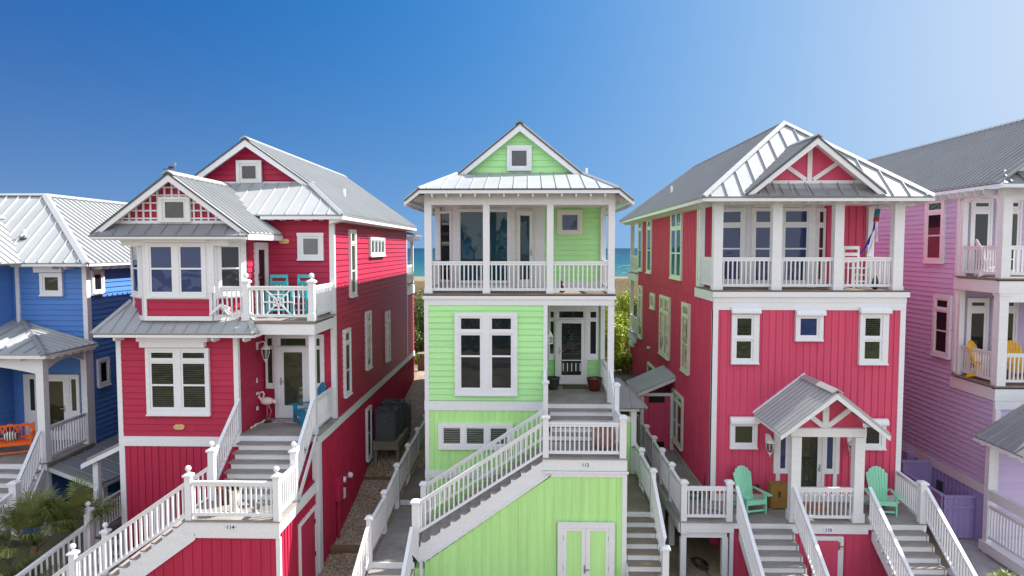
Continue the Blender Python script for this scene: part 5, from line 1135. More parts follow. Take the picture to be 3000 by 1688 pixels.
# left side wall, lit by light thrown back from the green house
fw = FWx(XL); batten(fw, rect(20.15, 33.9, zd, -1.56), 'wall', PINK, P1, sp=.2, w=.05, t=.03); batten(fw, rect(22.1, 33.9, -1.55, 1.42), 'wall', PINK, P1, sp=.2, w=.05, t=.03); batten(fw, rect(33.9, 36.3, zd, -4.8), 'wall', PINK, P1, sp=.2, w=.05, t=.03)
boxpart(P1, 'corner_board', AGED_BOUNCE, XL - .03, XL + .1, 21.95, 22.1, -1.25, 1.35); boxpart(P1, 'corner_board', AGED_BOUNCE, XL - .03, XL + .02, 33.8, 33.92, -4.4, 1.4)
def tl(y0, y1, z0, z1, two=False, hz=.42):
    mid = (y0 + y1) / 2; cols = [(y0 + .09, mid - .04), (mid + .04, y1 - .09)] if two else [(y0 + .09, y1 - .09)]; o = []
    for a, b in cols: o += [((a, b, z1 - hz, z1 - .09),), ((a, b, z0 + .09, z1 - hz - .06), [z0 + (z1 - z0 - hz) * .5])]
    window(P1, fw, (y0, y1, z0, z1), o, trim=AGED_BOUNCE, sash=.05, glass=GLASSG)  # white trim with the green bounce light painted into its colour
tl(24.09, 25.92, -1.12, 1.37, True, .62); tl(30.04, 31.14, -1.11, 1.33); tl(32.53, 33.6, -1.09, 1.35)
tl(22.81, 23.87, -4.24, -1.87); tl(26.01, 27.92, -4.27, -1.89, True, .6); tl(32.3, 33.3, -4.3, -1.8)
window(P1, fw, (29.11, 30.09, -2.62, -1.95), [((29.22, 29.98, -2.52, -2.05),)], trim=AGED_BOUNCE, glass=GLASSG)
tl(23.6, 25.3, -7.05, -5.2, True, .3); window(P1, fw, (27.9, 30.6, -5.9, -5.1), [((28.0, 29.2, -5.8, -5.2),), ((29.3, 30.5, -5.8, -5.2),)], trim=AGED_BOUNCE, glass=GLASSG)
# shed roof over the side door and its enclosure
q = rfpoly([(XL, 24.95, -4.70), (XL, 27.2, -4.70), (3.88, 27.2, -5.36), (3.88, 24.95, -5.36)], P1, name='shed_roof', sp=.22, rw=.09, rh=.06, mat=ROOF)
edgeboard(P1, (XL, 24.96, -4.74), (3.88, 24.96, -5.40), .12)
e_ = boxpart(P1, 'side_enclosure', PINK, 4.2, XL, 25.15, 27.0, zd, -5.45)
for x0, x1, z0, z1 in ((4.13, 4.25, zd, -5.35), (5.24, 5.37, zd, -5.35), (4.251, 5.239, -5.46, -5.35)): boxpart(e_, 'frame_board', WHITE, x0, x1, 25.07, 25.14, z0, z1)
boxpart(e_, 'door_panel', PINK, 4.45, 5.02, 25.08, 25.12, zd + .3, -5.72); boxpart(e_, 'painted_gap_shade', DARKIN, 4.45, 5.02, 25.1, 25.145, -5.70, -5.48); boxpart(e_, 'painted_gap_shade', DARKIN, 4.68, 5.02, 25.1, 25.146, zd, zd + .28)  # dark boxes paint the shade of the gaps on the solid enclosure
# rear porches
boxpart(P1, 'porch_beam', AGED_BOUNCE, XL - .02, XL + .12, 33.95, 36.6, 1.2, 1.4)
for yy in (36.3,): boxpart(P1, 'column', AGED_BOUNCE, XL - .02, XL + .16, yy, yy + .18, -9.3, 1.2)
for z_ in (-1.3, -4.4):
    boxpart(P1, 'deck_fascia', AGED_BOUNCE, XL - .1, XL - .04, 33.95, 36.7, z_ - .35, z_); decking(P1, XL - .1, XL + 5, 33.95, 36.7, z_ + .03); railing(P1, (XL, 34.0, z_), (XL, 36.3, z_), m=AGED_BOUNCE)
boxpart(P1, 'shutter_box', PLWHITE, XL - .16, XL - .02, 34.8, 35.8, -5.05, -4.8)
MB().tube([(XL, 30.2, -4.45), (XL - .16, 30.2, -4.4)], .06, 10).build('wall_vent', PLWHITE, P1)
# things on its deck
c1 = adirondack('adirondack_chair', (6.3, 19.22, zd), .28, 'seafoam green adirondack chair at the left end of the raspberry house deck', SEAF, 'seafoam adirondack chairs')
c2 = copy_tree(c1); c2.location = (10.0, 19.25, zd); c2.rotation_euler.z = -.15; c2['label'] = 'seafoam green adirondack chair at the right end of the raspberry house deck'
r = thing('cardboard_box', 'brown cardboard box standing behind the left portico column', 'box', (7.15, 19.45, zd), .06)
MB().box(-.25, .25, -.15, .15, .04, .74).build('box_body', CARD, r, local=True); MB().box(-.03, .03, -.155, -.151, .36, .54).build('box_mark', BLACK, r, local=True)
for sx in (-.22, .22): MB().ball((sx, -.1, .02), .025, 8).build('wheel', PLWHITE, r, local=True)
tag(boxpart(None, 'doormat', MATR, 7.75, 8.55, 19.3, 19.75, zd + .003, zd + .02), 'brick red doormat before the front door of the raspberry house', 'doormat')
hs = thing('garden_hose', 'dark blue garden hose coiled on the side deck of the raspberry house', 'hose', (4.95, 20.3, zd)); pts = []
for k in range(90):
    a = k * .28; pts.append((.22 * math.cos(a) + .03 * math.sin(k * .7), .27 * math.sin(a) + .04 * math.cos(k * .5), .02 + k * .0007))
pts += [(.1, -.4, .02), (-.1, -.8, .02), (.15, -1.1, .02), (.45, -1.2, .02), (.5, -1.35, .02)]; MB().tube(pts, .014, 6).build('coil', HOSE, hs, local=True)
MB().tube([(.38, .3, .02), (.4, .25, .35), (.42, .2, .62)], .012, 6).build('riser_pipe', BLACKCL, hs, local=True)
r = thing('black_cable', 'black cable coiled on the dirt under the raspberry house deck', 'cable', (4.85, 19.0, -9.02)); pts = []
for k in range(110):
    a = k * .3; pts.append((.17 * math.cos(a) + .03 * math.sin(k), .3 * math.sin(a * .97), .03 + abs(math.sin(k * .21)) * .12))
pts += [(.1, -.6, .03), (.16, -1.2, .03), (.3, -1.8, .03)]; MB().tube(pts, .012, 5).build('coil', BLACKCL, r, local=True)
# tall chair, windsock and figurine on the upper porch
highchair((9.9, 20.9, zt), .15, 'white tall slatted chair on the upper porch of the raspberry house', PLWHITE)
w = thing('windsock', 'teal windsock with blue and white ribbons hanging on the upper porch', 'windsock', (10.42, 20.9, .55)); tb = MB()
tb.tube([(.06, 0, .62), (.03, 0, .36)], .075, 14); tb.build('sock_tube', FLAGT, w, local=True); MB().tube([(.03, 0, .36), (.02, 0, .25)], .08, 14).build('sock_band', FLAGR, w, local=True); MB().tube([(.06, 0, .62), (.06, 0, .8)], .004, 4).build('cord', BLACKCL, w, local=True)
def ribbon(pts, wd, m_): 
    b_ = MB()
    for i in range(len(pts) - 1):
        a, c = Vector(pts[i]), Vector(pts[i + 1]); t0 = Vector((wd * math.cos(i * .6), wd * math.sin(i * .6), 0)); t1 = Vector((wd * math.cos((i + 1) * .6), wd * math.sin((i + 1) * .6), 0))
        b_.hexa([a - t0, a + t0, a + t0 + Vector((0, .004, 0)), a - t0 + Vector((0, .004, 0))], [c - t1, c + t1, c + t1 + Vector((0, .004, 0)), c - t1 + Vector((0, .004, 0))])
    b_.build('ribbon', m_, w, local=True)
ribbon([(.0, 0, .28), (-.02, .02, .1), (-.08, .03, -.08), (-.16, .02, -.3), (-.22, 0, -.45)], .05, FLAGB); ribbon([(.02, 0, .28), (.0, .03, .05), (-.1, .02, -.2), (-.26, .0, -.5), (-.42, -.02, -.72)], .035, FLAGB)
ribbon([(.04, 0, .28), (.03, -.02, .1), (.08, -.03, -.12), (.05, -.02, -.36)], .045, FLAGW); ribbon([(.03, 0, .2), (.0, -.02, 0), (-.03, -.03, -.2), (-.12, -.02, -.5), (-.2, 0, -.75), (-.16, 0, -.95)], .028, FLAGW); ribbon([(.05, 0, .2), (.06, .02, -.2), (-.1, .02, -.55), (-.02, 0, -.9)], .02, FLAGW)
r = thing('jug', 'dark jug with golden side standing behind the upper railing of the raspberry house', 'jug', (10.25, 20.45, zt))
MB().lathe((0, 0, 0), [(.06, 0), (.09, .08), (.1, .2), (.07, .31), (.04, .36), (.05, .4)], 16).build('jug_body', BLACK, r, local=True); MB().tube([(-.06, 0, .33), (-.13, 0, .28), (-.12, 0, .14), (-.09, 0, .1)], .014, 6).build('handle', BRASS, r, local=True)
# boardwalk and steps on the right of the green house, and the outdoor shower
S = thing('side_steps', 'narrow steps and boardwalk with white railing at the right of the green house', 'steps', (3.0, 19, -9))
decking(S, 2.6, 3.38, 18.5, 24.5, -7.22, m=DECKD)
stairs(S, (2.99, 18.5, -7.22), (0, -1), .84, 11, .182, .265, tm=DECKD)
newel(S, 3.42, 18.55, -7.5, 1.4, .14); newel(S, 3.42, 20.5, -7.5, 1.4, .14); newel(S, 3.45, 16.9, -8.8, 1.25, .16); newel(S, 3.42, 22.4, -7.5, 1.4, .14)
railing(S, (3.42, 18.62, -7.22), (3.42, 20.43, -7.22), h=.98); railing(S, (3.42, 20.57, -7.22), (3.42, 22.33, -7.22), h=.98); railing(S, (3.42, 18.48, -7.24), (3.45, 16.98, -8.28), h=.98)
boxpart(S, 'side_board', WHITE, 3.34, 3.38, 18.5, 24, -7.5, -7.26)
W_ = thing('outdoor_shower', 'green and white outdoor shower enclosure with a grey hip roof beside the green house', 'shower', (3.0, 21.5, -7.2))
boxpart(W_, 'enclosure', GREEN_B, 2.52, 3.38, 21.6, 23.0, -7.2, -5.1)
q = rfpoly([(2.48, 21.3, -5.02), (3.75, 21.3, -5.02), (2.9, 22.2, -4.25), (2.48, 22.2, -4.25)], W_, sp=.42, rw=.015, rh=.02, mat=ROOFD, phase=.8); rfpoly([(3.75, 21.3, -5.02), (3.75, 23.4, -5.02), (2.9, 22.6, -4.25), (2.9, 22.2, -4.25)], W_, sp=.4, rw=.015, rh=.02, mat=ROOFD)
boxpart(W_, 'eave_board', AGED_BOUNCE, 2.5, 3.5, 21.42, 21.6, -5.16, -5.03)
boxpart(W_, 'door_post', WHITE, 3.25, 3.42, 21.5, 21.6, -7.2, -5.16); boxpart(W_, 'door_rail', WHITE, 2.52, 3.249, 21.52, 21.6, -5.55, -5.35); boxpart(W_, 'painted_gap_shade', DARKIN, 2.6, 3.2, 21.56, 21.62, -5.34, -5.17)  # dark box paints the shade of the gap above the door
dd = boxpart(W_, 'shower_door', GREEN_B, 2.6, 3.24, 21.54, 21.59, -7.1, -5.56); boxpart(dd, 'handle', STEEL, 3.28, 3.36, 21.44, 21.5, -6.33, -6.3)
# ================================================================= blue house (far left)
Q = thing('beach_house', 'blue clapboard beach house with white hipped roof at the left edge', 'house', (-17, 22, -9))
XR = -14.3; fb_ = FF(22.2); fe_ = FE(XR)
boxpart(Q, 'house_body', BLUE, -22, XR - .02, 22.22, 36, -9.3, -.6)
lap(fb_, rect(-16.77, XR - .1, -3.3, -.6), 'wall', BLUE, Q); lap(fe_, rect(22.3, 36, -9.2, -.6), 'wall', BLUE, Q)
boxpart(Q, 'corner_board', WHITE, XR - .12, XR + .03, 22.17, 22.3, -9, -.6); boxpart(Q, 'corner_board', WHITE, XR + .0, XR + .03, 22.301, 22.38, -9, -.6)
boxpart(Q, 'corner_board', WHITE, -16.65, -16.53, 22.14, 22.2, -2.5, -.6)
window(Q, fb_, (-15.81, -15.05, -1.56, -.82), [((-15.71, -15.14, -1.46, -.9),)], sash=.06, glass=GLASSG); boxpart(Q, 'shutter_box', WHITE2, -15.95, -15.0, 22.03, 22.2, -.8, -.58)
window(Q, fe_, (22.4, 23.05, -1.55, -.74), [((22.5, 22.95, -1.45, -.84),)], sash=.05); window(Q, fe_, (22.56, 23.19, -4.72, -3.77), [((22.66, 23.09, -4.62, -3.87),)], sash=.05)
boxpart(Q, 'bay_wall', BLUE, -20.4, -16.77, 21.3, 22.2, -2.7, -.6); boxpart(Q, 'corner_board', WHITE, -16.95, -16.75, 21.26, 21.4, -2.6, -.62)
window(Q, FF(21.3), (-18.25, -16.97, -2.5, -.75), [((-18.1, -17.13, -2.4, -.85), [-1.6])], sash=.06)
boxpart(Q, 'frieze_board', WHITE, -20.4, XR + .03, 22.12, 22.16, -.63, -.52)
xr, zr = -17.12, 1.9; xe, ze = -13.85, -.48
A = rfpoly([(xe, 21.6, ze), (xr, 24.4, zr), (-19.5, 24.4, zr), (-20.4, 21.6, ze)], Q, sp=.43, rw=.04, rh=.05); B = rfpoly([(xe, 21.6, ze), (xe, 37, ze), (xr, 37, zr), (xr, 24.4, zr)], Q, sp=.3)
capline(A, [(xe, 21.6, ze + .01), (xr, 24.4, zr + .02)], .26); capline(B, [(xr, 24.4, zr + .02), (xr, 37, zr + .02)], .26); capline(A, [(xr, 24.4, zr + .02), (-19.5, 24.4, zr + .02)], .2)
q = rfpoly([(-16.0, 20.6, ze), (-16.0, 21.62, ze), (-18.0, 23.42, 1.07), (-18.0, 20.6, 1.07)], Q, sp=.3, rw=.03, rh=.04); rfpoly([(-18.0, 20.6, 1.07), (-18.0, 23.42, 1.07), (-20.0, 21.6, ze), (-20.0, 20.6, ze)], Q, sp=.3)
capline(q, [(-18.0, 20.6, 1.09), (-18.0, 23.4, 1.09)], .3)
edgeboard(Q, (-16.0, 21.6, ze - .04), (xe, 21.62, ze - .04), .07); edgeboard(Q, (xe - .02, 21.63, ze - .04), (xe - .02, 36, ze - .04), .07)
tails(Q, [(XR, 22.5 + i * .42, -.52) for i in range(20)], (1, 0, 0), .38, .16, .045); tails(Q, [(-15.1 + i * .42, 22.15, -.52) for i in range(2)], (0, -1, 0), .45, .14, .045); tails(Q, [(-19.5 + i * .33, 21.25, -.5) for i in range(10)], (0, -1, 0), .4, .14, .05)
v = MB().tube([(-16.6, 22.6, .3), (-16.6, 22.6, .62)], .04, 10); v.build('vent_pipe', PLWHITE, Q); MB().lathe((-16.6, 22.55, .34), [(.13, -.04), (.05, .06)], 12).build('vent_flashing', DGREY, Q)
# porch
e0 = -3.14; q = rfpoly([(-13.95, 19.7, e0), (-13.95, 22.2, e0), (-16.45, 22.2, -2.42)], Q, sp=.3, rw=.03); q2 = rfpoly([(-13.95, 19.7, e0), (-16.45, 22.2, -2.42), (-20, 22.2, -2.42), (-20, 19.7, e0)], Q, sp=.43)
capline(q, [(-13.95, 19.7, e0 + .01), (-16.45, 22.2, -2.40)], .26, ROOFD)
edgeboard(Q, (-20, 19.72, e0 - .05), (-13.97, 19.72, e0 - .05), .09); edgeboard(Q, (-13.97, 19.73, e0 - .05), (-13.97, 22.2, e0 - .05), .07)
tails(Q, [(-14.3, 20.2 + i * .38, e0 - .08) for i in range(6)], (1, 0, 0), .3, .11, .045); tails(Q, [(-16.4 + i * .8, 20.05, e0 - .1) for i in range(3)], (0, -1, 0), .3, .1, .045)
arch(Q, (-14.4, 20.2), (-14.4, 22.1), e0 - .1, .5, .25); arch(Q, (-19, 20.1), (-14.5, 20.1), e0 - .1, .55, .28)
boxpart(Q, 'column', WHITE, -14.5, -14.27, 20.0, 20.23, -6.5, e0 - .1); boxpart(Q, 'column', WHITE, -14.46, -14.27, 22.0, 22.16, -6.5, e0 - .1)
zf = -6.5; decking(Q, -20, -14.2, 19.95, 22.2, zf); boxpart(Q, 'porch_fascia', WHITE, -20, -14.25, 19.98, 20.02, zf - .25, zf - .036); boxpart(Q, 'porch_fascia', GTIMB, -14.24, -14.2, 20.0, 22.2, zf - .12, zf - .036)
boxpart(Q, 'porch_base', BLUE, -20, -14.6, 20.2, 22.2, -9.3, zf - .05); boxpart(Q, 'corner_board', WHITE, -14.62, -14.3, 20.1, 20.24, -9.3, zf - .26)
railing(Q, (-14.37, 20.24, zf), (-14.37, 22.0, zf), h=1.05); 
lap(fb_, rect(-20, XR - .1, zf, -3.31), 'wall', BLUE, Q)
boxpart(Q, 'porch_wall', BLUE, -20.0, -16.9, 21.0, 22.19, zf, e0 - .12); lap(FE(-16.9), rect(21.0, 22.18, zf, -3.35), 'wall', BLUE, Q)
door(Q, fb_, (-16.5, -14.62, -6.4, -4.2), [(-16.36, -16.09, -5.5, -4.3), (-15.86, -15.1, -6.38, -4.35), (-14.95, -14.68, -5.5, -4.3)], [(-16.3, -16.14, -5.42, -4.36), (-15.8, -15.17, -6.1, -4.43), (-14.89, -14.73, -5.42, -4.36)], lever=(-15.14, -5.35, -1), glass=GLASSG)
lantern(Q, FF(21.0), -17.0 + -.2, -4.4, 1.25); boxpart(Q, 'wall_plate', PLWHITE, -17.1, -17.02, 20.97, 20.99, -5.2, -5.05)
# steps of the blue house, lean-to roof
stairs(Q, (-15.3, 19.95, zf), (-.05, -1), 1.9, 10, .19, .28)
railing(Q, (-14.42, 19.95, zf), (-13.85, 18.2, zf - 1.05), h=1.0); newel(Q, -13.8, 18.1, zf - 1.5, 1.55, .2); railing(Q, (-13.85, 17.98, zf - 1.2), (-14.4, 16.6, zf - 1.9), h=1.0)
m_ = MB().beam((-14.3, 19.9, zf - .3), (-13.75, 18.1, zf - 1.4), .05, .32); m_.build('stringer', WHITE, Q)
rfpoly([(-14.28, 20.1, -6.62), (-14.28, 26.5, -6.62), (-12.2, 26.5, -7.35), (-12.75, 20.1, -7.2)], Q, sp=.62, rh=.035, mat=ROOFD); edgeboard(Q, (-14.28, 20.08, -6.67), (-12.75, 20.08, -7.25), .12); edgeboard(Q, (-12.75, 20.08, -7.25), (-12.2, 26.5, -7.4), .1)
boxpart(Q, 'lean_to_wall', BLUE, -14.28, -13.3, 21.4, 26, -9.3, -7.0); d = boxpart(Q, 'lattice_door', LOUV, -13.9, -13.35, 21.3, 21.38, -9.3, -7.2); boxpart(Q, 'column', WHITE, -13.0, -12.8, 20.4, 20.6, -9.3, -7.3)
Q.location.x -= .35
bn = thing('bench', 'bright orange slatted porch bench on the blue house porch', 'bench', (-16.35, 20.75, zf), .45)
for sx in (-.62, .62):
    for y in (-.24, .22): MB().box(sx - .03, sx + .03, y - .03, y + .03, 0, .62 if y < 0 else .92).build('leg', ORANGE, bn, local=True)
    MB().box(sx - .035, sx + .035, -.28, .25, .62, .655).build('armrest', ORANGE, bn, local=True)
m_ = MB()
for k in range(6): m_.box(-.6, .6, -.25 + k * .08, -.19 + k * .08, .4, .43)
m_.box(-.6, .6, -.26, -.22, .33, .4); m_.box(-.6, .6, -.25, -.22, .1, .14); m_.build('seat', ORANGE, bn, local=True)
m_ = MB(); m_.box(-.62, .62, .2, .24, .46, .52); m_.box(-.62, .62, .2, .24, .84, .9)
for k in range(3):
    for t in range(8):
        a0, a1 = math.pi * t / 8, math.pi * (t + 1) / 8; cx = -.4 + k * .4; m_.bar((cx + .19 * math.cos(a0), .22, .62 + .3 * math.sin(a0)), (cx + .19 * math.cos(a1), .22, .62 + .3 * math.sin(a1)), .04, .035, (0, 1, 0))
    for t in (-.1, 0, .1): m_.box(-.4 + k * .4 + t - .015, -.4 + k * .4 + t + .015, .205, .235, .52, .84)
m_.build('backrest', ORANGE, bn, local=True)
m, nt, N, L, b = mat_new('striped_fabric'); w_ = N.new('ShaderNodeTexWave'); w_.inputs['Scale'].default_value = 4.5; L.new(tcoord(nt), w_.inputs['Vector']); r_ = ramp(N, L, w_.outputs[0], [(.45, (.7, .68, .62)), (.55, (.03, .03, .04))]); L.new(r_.outputs[0], b.inputs['Base Color'])
cu = thing('cushion', 'small black and white striped cushion on the orange bench', 'cushion', (-16.3, 20.76, zf + .43), .45); MB().ball((0, 0, .16), .2, 14, (1, .4, .8)).build('cushion_cover', m, cu, local=True)
# left gate railing (between blue and crimson houses)
GR = thing('side_gate_railing', 'white railing with a ball topped post leading up between the blue and crimson houses', 'railing', (-12.2, 17.3, -9.2))
newel(GR, -11.72, 17.5, -8.9, 1.95, .15, True); railing(GR, (-11.72, 17.42, -8.35), (-12.6, 15.4, -9.15), h=1.05, sp=.14); newel(GR, -12.65, 15.35, -9.3, 1.2, .15, True); railing(GR, (-11.72, 17.6, -8.3), (-12.28, 18.7, -7.75), h=.95)
stairs(GR, (-11.4, 17.6, -8.3), (0, -1), .9, 4, .19, .27, tm=DECKD)
# ================================================================= lavender house (right edge)
V = thing('beach_house', 'lavender clapboard beach house with tall porches and a long grey roof, at the right edge', 'house', (17, 20, -9.2))
XL = 13.75; fwL = FWx(XL); YA, YB_ = 20.2, 22.25
boxpart(V, 'house_body', LAV, XL + .02, 22, YB_ + .02, 36, -9.3, 1.7); boxpart(V, 'house_body', LAV, XL + .02, 22, YA + .02, YB_ + .03, -9.3, -4.7)
lap(fwL, rect(YB_ + .1, 36, -4.3, 1.7), 'wall', LAV, V, e=.165); lap(fwL, rect(YA + .1, 36, -7.12, -4.31), 'wall', LAV, V, e=.165)
batten(fwL, rect(YA + .1, 36, -9.3, -7.42), 'wall', LAV_B, V, sp=.2)
boxpart(V, 'band_board', WHITE, XL - .035, XL + .02, YA, 36, -7.42, -7.12)
boxpart(V, 'corner_board', WHITE, XL - .03, XL + .12, YA - .03, YA + .1, -9.3, -4.76); boxpart(V, 'corner_board', WHITE, XL - .03, XL + .1, YB_ - .03, YB_ + .1, -4.0, 1.6)
fA = FF(YA); fB = FF(YB_); lap(fA, rect(XL + .12, 22, -7.1, -4.76), 'wall', LAV, V); lap(fB, rect(XL + .1, 22, -4.0, 1.5), 'wall', LAV, V)
def lt(y0, y1, z0, z1): window(V, fwL, (y0, y1, z0, z1), [((y0 + .14, y1 - .14, z1 - .45, z1 - .13),), ((y0 + .14, y1 - .14, z0 + .12, z1 - .52), [z0 + (z1 - z0) * .42])], sash=.05)
lt(22.96, 24.04, -.5, 1.69); lt(22.43, 23.38, -3.6, -1.55)
for zd_, top in ((-.88, 1.5), (-4.05, -1.33)):
    decking(V, XL - .12, 22, YA - .05, YB_, zd_, m=DECKD); boxpart(V, 'deck_edge', BLACK, XL - .11, 22, YA - .03, YA + .05, zd_ - .08, zd_ - .036)
    boxpart(V, 'deck_fascia', WHITE, XL - .06, 22, YA - .01, YA + .1, zd_ - .44, zd_ - .081); boxpart(V, 'deck_fascia', WHITE, XL - .06, XL + .04, YA + .101, YB_ + .1, zd_ - .44, zd_ - .081)
    boxpart(V, 'deck_fascia', WHITE, XL - .03, 22, YA + .005, YA + .1, zd_ - .7, zd_ - .441)
    c_ = boxpart(V, 'column', WHITE, XL - .02, XL + .24, YA, YA + .26, zd_, top); boxpart(c_, 'column_cap', WHITE, XL - .05, XL + .27, YA - .03, YA + .29, top - .06, top - .005)
    boxpart(V, 'column', WHITE, XL, XL + .16, YB_ - .18, YB_ - .03, zd_, top)
    railing(V, (XL + .1, YA + .27, zd_), (XL + .1, YB_ - .2, zd_), h=.95, sp=.12); railing(V, (XL + .25, YA + .13, zd_), (XL + 4, YA + .13, zd_), h=.95, sp=.12)
    window(V, fB, (XL + .3, XL + .98, zd_ + .1, zd_ + 2.45), [((XL + .38, XL + .92, zd_ + 2.13, zd_ + 2.38),), ((XL + .38, XL + .92, zd_ + .12, zd_ + 2.03),)], sash=.07, glass=GLASS); window(V, fB, (XL + 1.1, XL + 1.9, zd_ + .1, zd_ + 2.45), [((XL + 1.15, XL + 1.84, zd_ + 2.13, zd_ + 2.38),), ((XL + 1.15, XL + 1.84, zd_ + .12, zd_ + 2.03),)], sash=.07, glass=GLASSG)
arch(V, (XL + .24, YA + .13), (XL + 3.4, YA + .13), 1.75, .42, .2); arch(V, (XL + .1, YA + .27), (XL + .1, YB_ - .1), 1.75, .35, .2)
boxpart(V, 'column_head', WHITE, XL - .03, XL + .24, YA, YA + .26, 1.501, 1.75)
# roof: eave along the left side, ridge behind
q = rfpoly([(13.25, 19.75, 1.85), (13.25, 34.2, 1.85), (16.6, 34.2, 4.3), (16.6, 19.75, 4.3)], V, sp=.27, rw=.08, rh=.07, mat=ROOFD); capline(q, [(16.6, 19.75, 4.32), (16.6, 34.2, 4.32)], .3)  # left slope away from the sun, shade put into the darker metal
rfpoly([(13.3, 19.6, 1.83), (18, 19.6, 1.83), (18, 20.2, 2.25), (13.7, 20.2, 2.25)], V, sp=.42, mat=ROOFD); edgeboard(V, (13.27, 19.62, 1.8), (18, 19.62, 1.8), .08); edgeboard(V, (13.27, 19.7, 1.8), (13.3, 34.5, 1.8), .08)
e = MB(); e.prism([(13.75, 20.0, 2.2), (16.6, 20.0, 4.22), (16.6, 20.0, 4.0), (14.05, 20.0, 2.2)], (0, .05, 0)); e.build('rake_board', WHITE, V); MB().add([(13.9, 20.1, 2.2), (17, 20.1, 2.2), (17, 20.1, 4.2), (16.6, 20.1, 4.2)], [(0, 1, 2, 3)]).build('gable_wall', LAV, V, recalc=False)
tails(V, [(XL, 20.6 + i * .42, 1.74) for i in range(20)], (-1, 0, 0), .36, .14, .045); tails(V, [(14.3 + i * .5, 20.1, 1.76) for i in range(4)], (0, -1, 0), .36, .14, .045)
# low corner roof and screened porch
rfpoly([(13.1, 19.0, -5.45), (14.5, 18.2, -6.05), (15.6, 20.2, -4.5), (13.9, 20.2, -4.9)], V, sp=.36, rh=.04, mat=ROOFD) if False else None
lf = rfpoly([(13.05, 17.9, -5.5), (13.05, 20.1, -5.5), (15.0, 20.1, -4.2), (15.0, 19.2, -4.2)], V, sp=.38, rh=.04, mat=ROOFD); rfpoly([(13.05, 17.9, -5.5), (15.0, 19.2, -4.2), (18, 19.2, -4.2), (18, 17.9, -5.5)], V, sp=.38, rh=.04)
capline(lf, [(13.05, 17.9, -5.48), (15.0, 19.2, -4.17)], .22); edgeboard(V, (13.07, 17.92, -5.55), (18, 17.92, -5.55), .08); edgeboard(V, (13.07, 17.93, -5.55), (13.07, 20.1, -5.55), .08)
tails(V, [(13.42, 18.3 + i * .4, -5.6) for i in range(5)], (-1, 0, 0), .3, .1, .045)
for y in (18.15, 20.0): boxpart(V, 'column', WHITE, 13.42, 13.6, y - .09, y + .09, -9.0, -5.58)
boxpart(V, 'porch_beam', WHITE, 13.43, 13.59, 18.24, 19.9, -7.35, -7.05); railing(V, (13.5, 18.25, -8.6), (13.5, 19.9, -8.6), h=1.1); boxpart(V, 'porch_floor', WHITE, 13.36, 16, 18.1, 20.15, -8.9, -8.62); boxpart(V, 'porch_base', LAV, 13.45, 16, 18.2, 20.15, -9.3, -8.9)
boxpart(V, 'wall_box', LAV_B, XL - .25, XL, 24.3, 24.7, -8.6, -7.3); MB().tube([(XL, 25.4, -7.6), (XL - .22, 25.4, -7.7)], .14, 12).build('wall_vent', LAV_B, V)
for y in (23.6, 22.6): boxpart(V, 'meter', DGREY, XL - .1, XL, y, y + .2, -8.1, -7.75)
F_ = thing('fence_enclosure', 'purple board fence enclosure standing against the lavender house', 'fence', (13.2, 21.3, -9))
batten(FF(20.95), rect(12.8, 13.72, -8.95, -7.68), 'front_panel', LAV_B, F_, sp=.17, w=.03, t=.02); boxpart(F_, 'top_rail', LAV_B, 12.78, 13.74, 20.9, 21.02, -7.68, -7.62); boxpart(F_, 'middle_rail', LAV_B, 12.8, 13.72, 20.91, 20.93, -8.0, -7.92)
boxpart(F_, 'side_panel', LAV_B, 12.76, 12.82, 21.02, 23.2, -8.95, -7.66); boxpart(F_, 'side_cap', LAV_B, 12.72, 12.86, 21.021, 23.2, -7.655, -7.6); boxpart(F_, 'rear_panel', LAV_B, 12.76, 13.72, 23.21, 23.27, -8.95, -7.3); boxpart(F_, 'rear_cap', LAV_B, 12.7, 13.74, 23.17, 23.31, -7.299, -7.23)
adirondack('adirondack_chair', (14.15, 21.3, -4.05), .6, 'yellow adirondack chair at the railing corner of the lavender house porch', YELLOW, 'yellow chairs on the lavender porch')
adirondack('adirondack_chair', (15.0, 21.2, -4.05), -.2, 'yellow adirondack chair behind the front railing of the lavender house', YELLOW, 'yellow chairs on the lavender porch')
adirondack('rocking_chair', (14.25, 21.3, -.88), 1.2, 'white slatted chair on the top porch of the lavender house', PLWHITE)
